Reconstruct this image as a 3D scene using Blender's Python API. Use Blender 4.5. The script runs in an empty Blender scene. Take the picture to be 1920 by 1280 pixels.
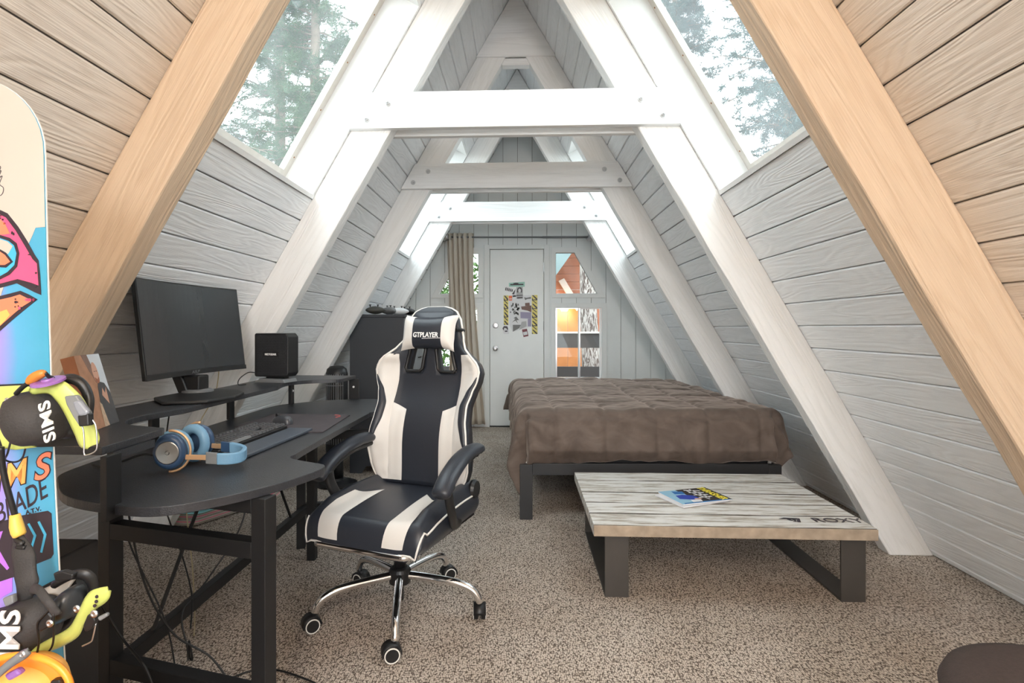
import bpy, bmesh, math, random
from mathutils import Vector, Matrix, noise
random.seed(7)
S = bpy.context.scene
COL = S.collection
R = math.radians
T3 = math.sqrt(3)

# ------------------------------------------------------------------ camera, world, light, exposure
FPX, PX, PY, YAW, CX, CZ = 1043.9, 932.6, 615.7, 0.0437, 0.044, 1.127
cam_d = bpy.data.cameras.new('camera'); cam = bpy.data.objects.new('camera', cam_d); COL.objects.link(cam)
cam_d.sensor_width = 36.0; cam_d.lens = FPX / 1920 * 36
cam_d.shift_x = (960 - PX) / 1920; cam_d.shift_y = -(640 - PY) / 1920
cam.location = (CX, 0, CZ); cam.rotation_euler = (R(90), 0, YAW)
cam_d.clip_start = 0.02; cam_d.clip_end = 200
S.camera = cam
S.view_settings.view_transform = 'Standard'; S.view_settings.look = 'None'
S.view_settings.gamma = 1.0; S.view_settings.use_curve_mapping = False
S.view_settings.exposure = 1.0
S.cycles.max_bounces = 12; S.cycles.diffuse_bounces = 10; S.cycles.glossy_bounces = 4
S.cycles.transparent_max_bounces = 16; S.cycles.sample_clamp_indirect = 8
W = bpy.data.worlds.new('sky'); S.world = W; W.use_nodes = True
nt = W.node_tree; nt.nodes.clear()
wo = nt.nodes.new('ShaderNodeOutputWorld'); wb = nt.nodes.new('ShaderNodeBackground')
tc = nt.nodes.new('ShaderNodeTexCoord'); sp = nt.nodes.new('ShaderNodeSeparateXYZ')
rp = nt.nodes.new('ShaderNodeValToRGB')
nt.links.new(tc.outputs['Generated'], sp.inputs[0]); nt.links.new(sp.outputs['Z'], rp.inputs[0])
rp.color_ramp.elements[0].position = 0.0; rp.color_ramp.elements[0].color = (0.62, 0.66, 0.66, 1)
rp.color_ramp.elements[1].position = 0.5; rp.color_ramp.elements[1].color = (0.90, 0.96, 1.0, 1)
nt.links.new(rp.outputs[0], wb.inputs[0]); wb.inputs[1].default_value = 3.3
nt.links.new(wb.outputs[0], wo.inputs[0])

A, ZB, YB, YF = 2.084, 2.148, 6.378, -2.2      # roof half width, tie height, back wall, front wall
APEX = A * T3
RY = [1.585, 2.848, 4.075, 5.321]               # front faces of the rafters
RT, RW = 0.09, 0.184

def lamp(name, kind, loc, energy, color, size=0.3, rot=(0, 0, 0), **k):
    d = bpy.data.lights.new(name, kind); d.energy = energy; d.color = color
    if kind == 'AREA': d.size = size
    else: d.shadow_soft_size = size
    for a, b in k.items(): setattr(d, a, b)
    o = bpy.data.objects.new(name, d); o.location = loc; o.rotation_euler = rot; COL.objects.link(o); return o
lamp('ceiling_lamp_light', 'POINT', (0.0, -1.2, 2.35), 40, (1.0, 0.80, 0.60), 0.12)
lamp('added_fill_light', 'POINT', (0.45, -1.95, 1.7), 75, (0.97, 0.97, 1.0), 0.25)  # neutral fill added behind the camera, not a known lamp

# ------------------------------------------------------------------ helpers
WM = {}
def P(u, v, y=None, z=None):
    """a point seen at (u, v) of the photograph at a chosen depth y or height z"""
    c, s = math.cos(YAW), math.sin(YAW); r = (u - PX) / FPX; h = -(v - PY) / FPX
    d = (c * r - s, s * r + c, h); t = y / d[1] if y is not None else (z - CZ) / d[2]
    return Vector((CX + d[0] * t, d[1] * t, CZ + d[2] * t))

class MB:
    def __init__(s): s.v = []; s.f = []; s.m = []
    def add(s, vs, fs, mi=0):
        n = len(s.v); s.v += [Vector(v) for v in vs]
        for f in fs: s.f.append([i + n for i in f]); s.m.append(mi)
    def box(s, lo, hi, M=None, mi=0):
        x0, y0, z0 = lo; x1, y1, z1 = hi
        vs = [Vector(p) for p in ((x0,y0,z0),(x1,y0,z0),(x1,y1,z0),(x0,y1,z0),(x0,y0,z1),(x1,y0,z1),(x1,y1,z1),(x0,y1,z1))]
        if M: vs = [M @ v for v in vs]
        s.add(vs, [(0,3,2,1),(4,5,6,7),(0,1,5,4),(1,2,6,5),(2,3,7,6),(3,0,4,7)], mi); return s
    def prism(s, poly, d0, d1, M=None, mi=0, ax='z'):
        """poly: 2D points extruded from d0 to d1 along ax"""
        f = {'z': lambda a, b, d: (a, b, d), 'y': lambda a, b, d: (a, d, b), 'x': lambda a, b, d: (d, a, b)}[ax]
        n = len(poly)
        vs = [Vector(f(a, b, d0)) for a, b in poly] + [Vector(f(a, b, d1)) for a, b in poly]
        if M: vs = [M @ v for v in vs]
        s.add(vs, [tuple(range(n))[::-1], tuple(range(n, 2 * n))] + [(i, (i + 1) % n, n + (i + 1) % n, n + i) for i in range(n)], mi); return s
    def tube(s, pts, r, seg=10, cap=True, mi=0, flat=1.0, up=None, closed=False):
        pts = [Vector(p) for p in pts]; n = len(pts)
        rs = r if isinstance(r, (list, tuple)) else [r] * n
        prev = None; rings = []
        for i, p in enumerate(pts):
            if closed: t = pts[(i + 1) % n] - pts[i - 1]
            else: t = (pts[min(i + 1, n - 1)] - pts[max(i - 1, 0)])
            t.normalize()
            if up is not None: a = Vector(up) - t * t.dot(Vector(up))
            elif prev is None:
                a = Vector((0, 0, 1)) if abs(t.z) < .9 else Vector((1, 0, 0)); a = a - t * t.dot(a)
            else: a = prev - t * t.dot(prev)
            a.normalize(); prev = a; b = t.cross(a)
            rings.append([p + a * (math.cos(2 * math.pi * k / seg) * rs[i]) * flat + b * (math.sin(2 * math.pi * k / seg) * rs[i]) for k in range(seg)])
        vs = [v for ring in rings for v in ring]; fs = []
        for i in range(n if closed else n - 1):
            j = (i + 1) % n
            for k in range(seg): fs.append((i * seg + k, i * seg + (k + 1) % seg, j * seg + (k + 1) % seg, j * seg + k))
        if cap and not closed:
            fs.append(tuple(range(seg))[::-1]); fs.append(tuple((n - 1) * seg + k for k in range(seg)))
        s.add(vs, fs, mi); return s
    def lathe(s, prof, seg=24, M=None, mi=0):
        """prof: (radius, height) pairs about local z"""
        vs = []; n = len(prof)
        for r, h in prof:
            for k in range(seg):
                a = 2 * math.pi * k / seg; vs.append(Vector((r * math.cos(a), r * math.sin(a), h)))
        if M: vs = [M @ v for v in vs]
        fs = [(i * seg + k, i * seg + (k + 1) % seg, (i + 1) * seg + (k + 1) % seg, (i + 1) * seg + k) for i in range(n - 1) for k in range(seg)]
        fs += [tuple(range(seg))[::-1], tuple((n - 1) * seg + k for k in range(seg))]
        s.add(vs, fs, mi); return s
    def grid(s, fn, nu, nv, mi=0, flip=False):
        vs = [fn(i / nu, j / nv) for j in range(nv + 1) for i in range(nu + 1)]
        fs = []
        for j in range(nv):
            for i in range(nu):
                a = j * (nu + 1) + i; q = (a, a + 1, a + nu + 2, a + nu + 1); fs.append(q[::-1] if flip else q)
        s.add(vs, fs, mi); return s
    def build(s, name, mats, parent=None, M=None, space=None, smooth=False, bevel=0, seg=2, sub=0, solid=0, recalc=False, soff=-1):
        if not isinstance(mats, (list, tuple)): mats = [mats]
        vs = s.v
        if space is not None: vs = [space @ v for v in vs]
        if M is None:
            c = Vector((0, 0, 0))
            for v in vs: c += v
            c /= max(1, len(vs)); M = Matrix.Translation(c)
            if space is not None: M = M @ space.to_quaternion().to_matrix().to_4x4()
        Mi = M.inverted()
        me = bpy.data.meshes.new(name); me.from_pydata([Mi @ v for v in vs], [], s.f)
        for m in mats: me.materials.append(m)
        if len(mats) > 1:
            for p, k in zip(me.polygons, s.m): p.material_index = k
        if recalc:
            bm = bmesh.new(); bm.from_mesh(me); bmesh.ops.recalc_face_normals(bm, faces=bm.faces); bm.to_mesh(me); bm.free()
        o = bpy.data.objects.new(name, me); COL.objects.link(o)
        place(o, M, parent)
        if smooth:
            for p in me.polygons: p.use_smooth = True
        if sub:
            md = o.modifiers.new('sub', 'SUBSURF'); md.levels = md.render_levels = sub
        if solid:
            md = o.modifiers.new('solid', 'SOLIDIFY'); md.thickness = solid; md.offset = soff
        if bevel:
            md = o.modifiers.new('bevel', 'BEVEL'); md.width = bevel; md.segments = seg; md.limit_method = 'ANGLE'; md.angle_limit = R(35)
        return o

def place(o, M, parent=None):
    WM[o.name] = M.copy()
    if parent is not None:
        o.parent = parent; o.matrix_basis = WM[parent.name].inverted() @ M
    else: o.matrix_basis = M
    return o
def tag(o, label=None, cat=None, group=None, kind=None):
    if label: o['label'] = label
    if cat: o['category'] = cat
    if group: o['group'] = group
    if kind: o['kind'] = kind
    return o
def thing(name, M, label, cat, group=None):
    o = bpy.data.objects.new(name, None); o.empty_display_size = .1; COL.objects.link(o)
    if not isinstance(M, Matrix): M = Matrix.Translation(M)
    place(o, M); return tag(o, label, cat, group)
def struct(name, M=None, kind='structure'):
    o = bpy.data.objects.new(name, None); COL.objects.link(o); place(o, M or Matrix.Identity(4)); o['kind'] = kind; return o
def frame(o, x, y, z=None):
    x = Vector(x).normalized(); y = Vector(y); y = (y - x * x.dot(y)).normalized(); z = x.cross(y)
    M = Matrix((x, y, z)).transposed().to_4x4(); M.translation = Vector(o); return M
def rotz(loc, a): return Matrix.Translation(loc) @ Matrix.Rotation(a, 4, 'Z')
def box(name, lo, hi, mat, parent=None, space=None, bevel=0, **k):
    return MB().box(lo, hi).build(name, mat, parent, space=space, bevel=bevel, **k)
def text(name, body, size, M, mat, parent, depth=.0006, shear=0, bold=0, sx=1.0, space=None, align='CENTER'):
    cu = bpy.data.curves.new(name, 'FONT'); cu.body = body; cu.size = size; cu.extrude = depth; cu.shear = shear
    cu.align_x = align; cu.align_y = 'CENTER'; cu.offset = bold; cu.resolution_u = 4
    o = bpy.data.objects.new('tmp', cu); COL.objects.link(o)
    dg = bpy.context.evaluated_depsgraph_get(); me = bpy.data.meshes.new_from_object(o.evaluated_get(dg))
    bpy.data.objects.remove(o); me.name = name
    me.transform(Matrix.Diagonal((sx, 1, 1, 1)))
    me.materials.clear(); me.materials.append(mat)
    o = bpy.data.objects.new(name, me); COL.objects.link(o)
    if space is not None: M = space @ M
    return place(o, M, parent)

# ------------------------------------------------------------------ materials
def new_mat(name):
    m = bpy.data.materials.new(name); m.use_nodes = True; return m, m.node_tree, m.node_tree.nodes['Principled BSDF']
def N(nt, t, **k):
    n = nt.nodes.new(t)
    for a, b in k.items(): setattr(n, a, b)
    return n
def plain(name, col, rough=.5, metal=0, coat=0, bump=0, bscale=400, var=0, vscale=6, emit=None, es=1, spec=None):
    m, nt, b = new_mat(name)
    b.inputs['Base Color'].default_value = (*col, 1); b.inputs['Roughness'].default_value = rough
    b.inputs['Metallic'].default_value = metal
    if coat: b.inputs['Coat Weight'].default_value = coat
    if spec is not None: b.inputs['Specular IOR Level'].default_value = spec
    tc = N(nt, 'ShaderNodeTexCoord')
    nz = N(nt, 'ShaderNodeTexNoise'); nz.inputs['Scale'].default_value = vscale; nz.inputs['Detail'].default_value = 5
    nt.links.new(tc.outputs['Object'], nz.inputs['Vector'])
    v = var or .04
    mx = N(nt, 'ShaderNodeMix', data_type='RGBA')
    mx.inputs[6].default_value = (*[c * (1 - v) for c in col], 1); mx.inputs[7].default_value = (*[min(1, c * (1 + v)) for c in col], 1)
    nt.links.new(nz.outputs[0], mx.inputs[0]); nt.links.new(mx.outputs[2], b.inputs['Base Color'])
    if bump:
        n2 = N(nt, 'ShaderNodeTexNoise'); n2.inputs['Scale'].default_value = bscale; n2.inputs['Detail'].default_value = 3
        nt.links.new(tc.outputs['Object'], n2.inputs['Vector'])
        bp = N(nt, 'ShaderNodeBump'); bp.inputs['Strength'].default_value = bump; bp.inputs['Distance'].default_value = .002
        nt.links.new(n2.outputs[0], bp.inputs['Height']); nt.links.new(bp.outputs[0], b.inputs['Normal'])
    if emit: b.inputs['Emission Color'].default_value = (*emit, 1); b.inputs['Emission Strength'].default_value = es
    return m
def painted_wood(name, col, dark, rough=.5, grain=1.0, dist=.0022, stain=None, sx=1.3):
    """painted timber: raised grain along local x, a few knots and worn lines"""
    m, nt, b = new_mat(name); L = nt.links.new
    tc = N(nt, 'ShaderNodeTexCoord'); oi = N(nt, 'ShaderNodeObjectInfo')
    ad = N(nt, 'ShaderNodeVectorMath', operation='ADD'); L(tc.outputs['Object'], ad.inputs[0])
    sc = N(nt, 'ShaderNodeVectorMath', operation='SCALE'); sc.inputs['Scale'].default_value = 37.0
    cb = N(nt, 'ShaderNodeCombineXYZ'); L(oi.outputs['Random'], cb.inputs[0]); L(oi.outputs['Random'], cb.inputs[1]); L(oi.outputs['Random'], cb.inputs[2])
    L(cb.outputs[0], sc.inputs[0]); L(sc.outputs[0], ad.inputs[1])
    mp = N(nt, 'ShaderNodeMapping'); mp.inputs['Scale'].default_value = (sx, 9, 9); L(ad.outputs[0], mp.inputs[0])
    n1 = N(nt, 'ShaderNodeTexNoise'); n1.inputs['Scale'].default_value = 1.0; n1.inputs['Detail'].default_value = 1.5; n1.inputs['Distortion'].default_value = .3
    L(mp.outputs[0], n1.inputs['Vector'])
    mu = N(nt, 'ShaderNodeMath', operation='MULTIPLY'); mu.inputs[1].default_value = 85.0; L(n1.outputs[0], mu.inputs[0])
    si = N(nt, 'ShaderNodeMath', operation='SINE'); L(mu.outputs[0], si.inputs[0])
    mp2 = N(nt, 'ShaderNodeMapping'); mp2.inputs['Scale'].default_value = (5, 260, 260); L(ad.outputs[0], mp2.inputs[0])
    n2 = N(nt, 'ShaderNodeTexNoise'); n2.inputs['Scale'].default_value = 1.0; n2.inputs['Detail'].default_value = 3; L(mp2.outputs[0], n2.inputs['Vector'])
    sm = N(nt, 'ShaderNodeMath', operation='MULTIPLY_ADD'); sm.inputs[1].default_value = .32; L(si.outputs[0], sm.inputs[0]); L(n2.outputs[0], sm.inputs[2])
    bp = N(nt, 'ShaderNodeBump'); bp.inputs['Strength'].default_value = grain; bp.inputs['Distance'].default_value = dist
    L(sm.outputs[0], bp.inputs['Height']); L(bp.outputs[0], b.inputs['Normal'])
    mp3 = N(nt, 'ShaderNodeMapping'); mp3.inputs['Scale'].default_value = (2.2, 30, 30); L(ad.outputs[0], mp3.inputs[0])
    n3 = N(nt, 'ShaderNodeTexNoise'); n3.inputs['Scale'].default_value = 1.0; n3.inputs['Detail'].default_value = 4; L(mp3.outputs[0], n3.inputs['Vector'])
    cr = N(nt, 'ShaderNodeValToRGB'); cr.color_ramp.elements[0].position = .25; cr.color_ramp.elements[0].color = (*dark, 1)
    cr.color_ramp.elements[1].position = .55; cr.color_ramp.elements[1].color = (*col, 1)
    L(n3.outputs[0], cr.inputs[0])
    out = cr.outputs[0]
    cr2 = N(nt, 'ShaderNodeValToRGB'); cr2.color_ramp.elements[0].position = .12; cr2.color_ramp.elements[0].color = (*(stain or [.88, .88, .88]), 1)
    cr2.color_ramp.elements[1].position = .42; cr2.color_ramp.elements[1].color = (1, 1, 1, 1); L(sm.outputs[0], cr2.inputs[0])
    mx = N(nt, 'ShaderNodeMix', data_type='RGBA', blend_type='MULTIPLY'); mx.inputs[0].default_value = .4
    L(out, mx.inputs[6]); L(cr2.outputs[0], mx.inputs[7]); L(mx.outputs[2], b.inputs['Base Color'])
    b.inputs['Roughness'].default_value = rough
    return m
M_ = {}
M_['plank'] = painted_wood('white_painted_planks', (.86, .88, .90), (.82, .84, .86), .45, .8)
M_['plank_warm_lit'] = painted_wood('warm_lit_white_planks', (.70, .645, .58), (.645, .585, .52), .5, 1.0, stain=(.80, .76, .72))  # white planks, with warm lamplight put into the cream colour
M_['rafter'] = painted_wood('white_painted_beams', (.86, .86, .855), (.82, .82, .81), .5, .8, stain=(.88, .88, .87), sx=.8)
M_['rafter_warm_lit'] = painted_wood('warm_lit_white_beams', (.60, .465, .335), (.54, .41, .29), .55, .9, stain=(.84, .78, .72), sx=.8)  # white beams, the tan is warm lamplight put into the colour
M_['tie'] = painted_wood('white_painted_ties', (.88, .885, .885), (.84, .845, .845), .45, .5, sx=.6)
M_['paint'] = plain('white_gloss_paint', (.84, .85, .85), .4, bump=.15, bscale=60)
M_['board'] = plain('grey_white_wall_paint', (.78, .81, .81), .5, bump=.15, bscale=40)
M_['trimm'] = plain('grey_white_trim_paint', (.78, .80, .795), .45)
M_['door'] = plain('door_white_paint', (.84, .86, .855), .4)
M_['gap'] = plain('shadowed_groove_paint', (.30, .29, .28), .9)
M_['crackshade'] = plain('crack_shade_board_edge', (.05, .038, .03), .85, var=.3)  # plank sides coloured dark to give the cracks their shade
M_['boltm'] = plain('shaded_white_bolt', (.56, .57, .58), .45, .1)  # white painted bolts, greyed to stand in for their shading
M_['sill'] = plain('bare_frame_wood', (.62, .58, .53), .6, var=.12, vscale=20)
M_['black'] = plain('black_plastic', (.011, .011, .012), .42)
M_['black_m'] = plain('black_powder_steel', (.008, .008, .009), .5, bump=.2, bscale=900)
M_['desk'] = plain('black_grained_laminate', (.032, .034, .040), .36, bump=.5, bscale=260, var=.3, vscale=40)
M_['edge'] = plain('laminate_edge', (.05, .047, .045), .45)
M_['steel'] = plain('brushed_steel', (.6, .6, .62), .3, 1)
M_['chrome'] = plain('chrome', (.85, .85, .86), .08, 1)
M_['rust'] = plain('rusty_nail', (.35, .15, .05), .7)
M_['leather'] = plain('black_faux_leather', (.022, .026, .036), .36, bump=.25, bscale=500)
M_['leather_w'] = plain('white_faux_leather', (.70, .68, .65), .42, bump=.25, bscale=400, var=.06, vscale=8)
M_['piping'] = plain('white_piping', (.78, .76, .72), .4)
M_['white'] = plain('white_print', (.85, .85, .85), .5)
M_['screen'] = plain('matte_screen', (.026, .028, .031), .24, spec=.6)
M_['darkgrey'] = plain('dresser_dark_grey', (.045, .050, .060), .5, bump=.1)
M_['drawer'] = plain('drawer_front_grey', (.18, .19, .20), .45)
M_['curtain'] = plain('beige_curtain_cloth', (.60, .54, .46), .85, bump=.3, bscale=700)
M_['iron'] = plain('dark_iron_legs', (.075, .068, .062), .5, .4, bump=.1, var=.15, vscale=9)
M_['bedsteel'] = plain('bed_black_steel', (.03, .03, .032), .45, .2)
M_['mattress'] = plain('mattress_grey', (.06, .06, .06), .8)
M_['lime'] = plain('lime_plastic', (.50, .57, .15), .35, var=.08, vscale=30)
M_['orange'] = plain('orange_plastic', (.95, .33, .03), .35)
M_['woodknob'] = plain('orange_brown_toggle', (.55, .20, .03), .4)
M_['yellow'] = plain('yellow_rubber', (.80, .52, .10), .45)
M_['pad'] = plain('black_worn_nylon', (.035, .033, .033), .7, bump=.4, bscale=300, var=.3, vscale=25)
M_['purple'] = plain('purple_plastic', (.28, .13, .42), .3)
M_['blue'] = plain('blue_leatherette', (.16, .33, .50), .45, bump=.2, bscale=500)
M_['navy'] = plain('navy_shell', (.03, .07, .15), .35)
M_['gold'] = plain('light_gold_metal', (.72, .46, .26), .35, .6)
M_['bark'] = plain('pine_bark', (.22, .17, .13), .9, bump=1.0, bscale=30, var=.4, vscale=14)
M_['needle'] = plain('pine_needles', (.065, .14, .065), .7, var=.4, vscale=2)
M_['needle2'] = plain('fir_needles', (.075, .13, .125), .7, var=.4, vscale=2)
M_['bush'] = plain('green_leaves', (.10, .20, .05), .6, var=.4, vscale=2)
M_['redwood'] = plain('redwood_siding', (.30, .10, .05), .6, var=.25, vscale=9)
M_['cedar'] = plain('orange_cedar', (.40, .15, .045), .5, var=.25, vscale=7)
M_['fascia'] = plain('grey_green_fascia', (.22, .30, .31), .6)
M_['railing'] = plain('dark_rail_boards', (.045, .042, .042), .6)
M_['ground'] = plain('forest_floor', (.12, .09, .06), .95, var=.4, vscale=3)
M_['cream'] = plain('cream_topsheet', (.50, .465, .42), .35, var=.04, vscale=10)
M_['skyblue'] = plain('sky_blue_print', (.06, .42, .68), .35, var=.15, vscale=12)
M_['pink'] = plain('hot_pink_print', (.90, .09, .22), .35)
M_['coral'] = plain('coral_print', (.95, .22, .12), .35)
M_['amber'] = plain('amber_print', (.98, .45, .12), .35)
M_['violet'] = plain('violet_print', (.45, .16, .72), .35)
M_['ink'] = plain('black_ink', (.03, .02, .03), .45)
M_['sherpa'] = plain('white_sherpa', (.78, .74, .70), .95, bump=1, bscale=120)
M_['mesh'] = plain('dark_brown_mesh', (.050, .036, .033), .85, bump=.8, bscale=380, var=.3, vscale=120)
M_['bulb'] = plain('lamp_glow', (1, .8, .5), .4, emit=(1, .72, .40), es=20)
M_['stone'] = plain('grey_stone', (.28, .26, .24), .8, bump=.6, bscale=20, var=.2)

def glass_mat():
    m, nt, b = new_mat('clear_glass'); nt.nodes.remove(b)
    out = nt.nodes['Material Output']; tr = N(nt, 'ShaderNodeBsdfTransparent'); gl = N(nt, 'ShaderNodeBsdfGlossy'); mx = N(nt, 'ShaderNodeMixShader')
    tr.inputs[0].default_value = (.94, .97, .97, 1); gl.inputs['Roughness'].default_value = .02
    lw = N(nt, 'ShaderNodeLayerWeight'); lw.inputs[0].default_value = .5
    pw = N(nt, 'ShaderNodeMath', operation='POWER'); pw.inputs[1].default_value = 4; ma = N(nt, 'ShaderNodeMath', operation='MULTIPLY_ADD'); ma.inputs[1].default_value = .5; ma.inputs[2].default_value = .03
    nt.links.new(lw.outputs['Facing'], pw.inputs[0]); nt.links.new(pw.outputs[0], ma.inputs[0])
    nt.links.new(ma.outputs[0], mx.inputs[0]); nt.links.new(tr.outputs[0], mx.inputs[1]); nt.links.new(gl.outputs[0], mx.inputs[2]); nt.links.new(mx.outputs[0], out.inputs[0])
    return m
M_['glass'] = glass_mat()
def hazy_glass():
    """skylight glass: mostly clear, a faint translucent white mixed in as glare haze"""
    m = glass_mat(); m.name = 'glare_haze_skylight_glass'; nt = m.node_tree; out = nt.nodes['Material Output']
    src = out.inputs[0].links[0].from_socket; tl = N(nt, 'ShaderNodeBsdfTranslucent'); mx = N(nt, 'ShaderNodeMixShader'); tl.inputs[0].default_value = (.9, .95, 1, 1)
    nz = N(nt, 'ShaderNodeTexNoise'); nz.inputs['Scale'].default_value = 3.0; tc = N(nt, 'ShaderNodeTexCoord'); nt.links.new(tc.outputs['Object'], nz.inputs['Vector'])
    ma = N(nt, 'ShaderNodeMath', operation='MULTIPLY'); ma.inputs[1].default_value = .055; nt.links.new(nz.outputs[0], ma.inputs[0])
    nt.links.new(ma.outputs[0], mx.inputs[0]); nt.links.new(src, mx.inputs[1]); nt.links.new(tl.outputs[0], mx.inputs[2]); nt.links.new(mx.outputs[0], out.inputs[0]); return m
M_['skyglass'] = hazy_glass()
def carpet_mat():
    m, nt, b = new_mat('beige_loop_carpet'); L = nt.links.new
    tc = N(nt, 'ShaderNodeTexCoord'); mp = N(nt, 'ShaderNodeMapping'); mp.inputs['Scale'].default_value = (165, 108, 1); mp.inputs['Rotation'].default_value = (0, 0, R(2))
    nzw = N(nt, 'ShaderNodeTexNoise'); nzw.inputs['Scale'].default_value = 9
    mw = N(nt, 'ShaderNodeMix', data_type='VECTOR'); mw.inputs[0].default_value = .006
    L(tc.outputs['Object'], nzw.inputs['Vector']); L(tc.outputs['Object'], mw.inputs[4]); L(nzw.outputs['Color'], mw.inputs[5])
    L(mw.outputs[1], mp.inputs[0])
    vo = N(nt, 'ShaderNodeTexVoronoi'); vo.inputs['Randomness'].default_value = .55; vo.inputs['Scale'].default_value = 1.0; L(mp.outputs[0], vo.inputs['Vector'])
    cr = N(nt, 'ShaderNodeValToRGB'); e = cr.color_ramp.elements
    e[0].position = .28; e[0].color = (.66, .585, .51, 1); e[1].position = .68; e[1].color = (.085, .065, .052, 1)
    k = e.new(.48); k.color = (.47, .405, .35, 1)
    L(vo.outputs['Distance'], cr.inputs[0])
    nb = N(nt, 'ShaderNodeTexNoise'); nb.inputs['Scale'].default_value = 3.5; nb.inputs['Detail'].default_value = 6; L(tc.outputs['Object'], nb.inputs['Vector'])
    c2 = N(nt, 'ShaderNodeValToRGB'); c2.color_ramp.elements[0].position = .3; c2.color_ramp.elements[0].color = (.86, .83, .80, 1); c2.color_ramp.elements[1].position = .65
    L(nb.outputs[0], c2.inputs[0])
    mx = N(nt, 'ShaderNodeMix', data_type='RGBA', blend_type='MULTIPLY'); mx.inputs[0].default_value = 1
    L(cr.outputs[0], mx.inputs[6]); L(c2.outputs[0], mx.inputs[7]); L(mx.outputs[2], b.inputs['Base Color'])
    bp = N(nt, 'ShaderNodeBump'); bp.inputs['Strength'].default_value = .7; bp.inputs['Distance'].default_value = .004; bp.invert = True
    L(vo.outputs['Distance'], bp.inputs['Height']); L(bp.outputs[0], b.inputs['Normal'])
    b.inputs['Roughness'].default_value = .95; b.inputs['Specular IOR Level'].default_value = .15
    return m
M_['carpet'] = carpet_mat()
def weathered():
    m, nt, b = new_mat('whitewashed_weathered_wood'); L = nt.links.new
    tc = N(nt, 'ShaderNodeTexCoord'); oi = N(nt, 'ShaderNodeObjectInfo')
    ad = N(nt, 'ShaderNodeVectorMath', operation='ADD'); L(tc.outputs['Object'], ad.inputs[0]); L(oi.outputs['Random'], ad.inputs[1])
    mp = N(nt, 'ShaderNodeMapping'); mp.inputs['Scale'].default_value = (3.6, 26, 26); L(ad.outputs[0], mp.inputs[0])
    n1 = N(nt, 'ShaderNodeTexNoise'); n1.inputs['Scale'].default_value = 1.6; n1.inputs['Detail'].default_value = 9; n1.inputs['Roughness'].default_value = .68; L(mp.outputs[0], n1.inputs['Vector'])
    cr = N(nt, 'ShaderNodeValToRGB'); e = cr.color_ramp.elements
    e[0].position = .30; e[0].color = (.20, .165, .13, 1); e[1].position = .58; e[1].color = (.68, .675, .655, 1)
    k = e.new(.45); k.color = (.46, .43, .38, 1); k = e.new(.51); k.color = (.62, .61, .58, 1)
    L(n1.outputs[0], cr.inputs[0]); L(cr.outputs[0], b.inputs['Base Color'])
    bp = N(nt, 'ShaderNodeBump'); bp.inputs['Strength'].default_value = .5; bp.inputs['Distance'].default_value = .002
    L(n1.outputs[0], bp.inputs['Height']); L(bp.outputs[0], b.inputs['Normal']); b.inputs['Roughness'].default_value = .7
    return m
M_['weather'] = weathered()
def velvet():
    m, nt, b = new_mat('brown_velvet_blanket'); L = nt.links.new
    tc = N(nt, 'ShaderNodeTexCoord'); n1 = N(nt, 'ShaderNodeTexNoise'); n1.inputs['Scale'].default_value = 6; n1.inputs['Detail'].default_value = 5; n1.inputs['Distortion'].default_value = .9
    mp = N(nt, 'ShaderNodeMapping'); mp.inputs['Scale'].default_value = (1.3, 1, 2); L(tc.outputs['Object'], mp.inputs[0]); L(mp.outputs[0], n1.inputs['Vector'])
    cr = N(nt, 'ShaderNodeValToRGB'); e = cr.color_ramp.elements
    e[0].position = .25; e[0].color = (.088, .064, .052, 1); e[1].position = .78; e[1].color = (.165, .124, .102, 1)
    L(n1.outputs[0], cr.inputs[0]); L(cr.outputs[0], b.inputs['Base Color'])
    b.inputs['Roughness'].default_value = .85; b.inputs['Sheen Weight'].default_value = .5; b.inputs['Sheen Roughness'].default_value = .35
    b.inputs['Sheen Tint'].default_value = (.75, .62, .54, 1)
    bp = N(nt, 'ShaderNodeBump'); bp.inputs['Strength'].default_value = .2; bp.inputs['Distance'].default_value = .006
    L(n1.outputs[0], bp.inputs['Height']); L(bp.outputs[0], b.inputs['Normal'])
    return m
M_['velvet'] = velvet()
def barkpale():
    m, nt, b = new_mat('pale_furrowed_bark'); L = nt.links.new
    tc = N(nt, 'ShaderNodeTexCoord'); mp = N(nt, 'ShaderNodeMapping'); mp.inputs['Scale'].default_value = (14, 14, 3.2); L(tc.outputs['Object'], mp.inputs[0])
    n1 = N(nt, 'ShaderNodeTexNoise'); n1.inputs['Scale'].default_value = 2; n1.inputs['Detail'].default_value = 8; n1.inputs['Distortion'].default_value = 1.5; L(mp.outputs[0], n1.inputs['Vector'])
    cr = N(nt, 'ShaderNodeValToRGB'); e = cr.color_ramp.elements
    e[0].position = .42; e[0].color = (.10, .07, .06, 1); e[1].position = .56; e[1].color = (.48, .44, .41, 1)
    L(n1.outputs[0], cr.inputs[0]); L(cr.outputs[0], b.inputs['Base Color']); b.inputs['Roughness'].default_value = .9
    bp = N(nt, 'ShaderNodeBump'); bp.inputs['Distance'].default_value = .03; L(n1.outputs[0], bp.inputs['Height']); L(bp.outputs[0], b.inputs['Normal'])
    return m
M_['palebark'] = barkpale()
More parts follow.
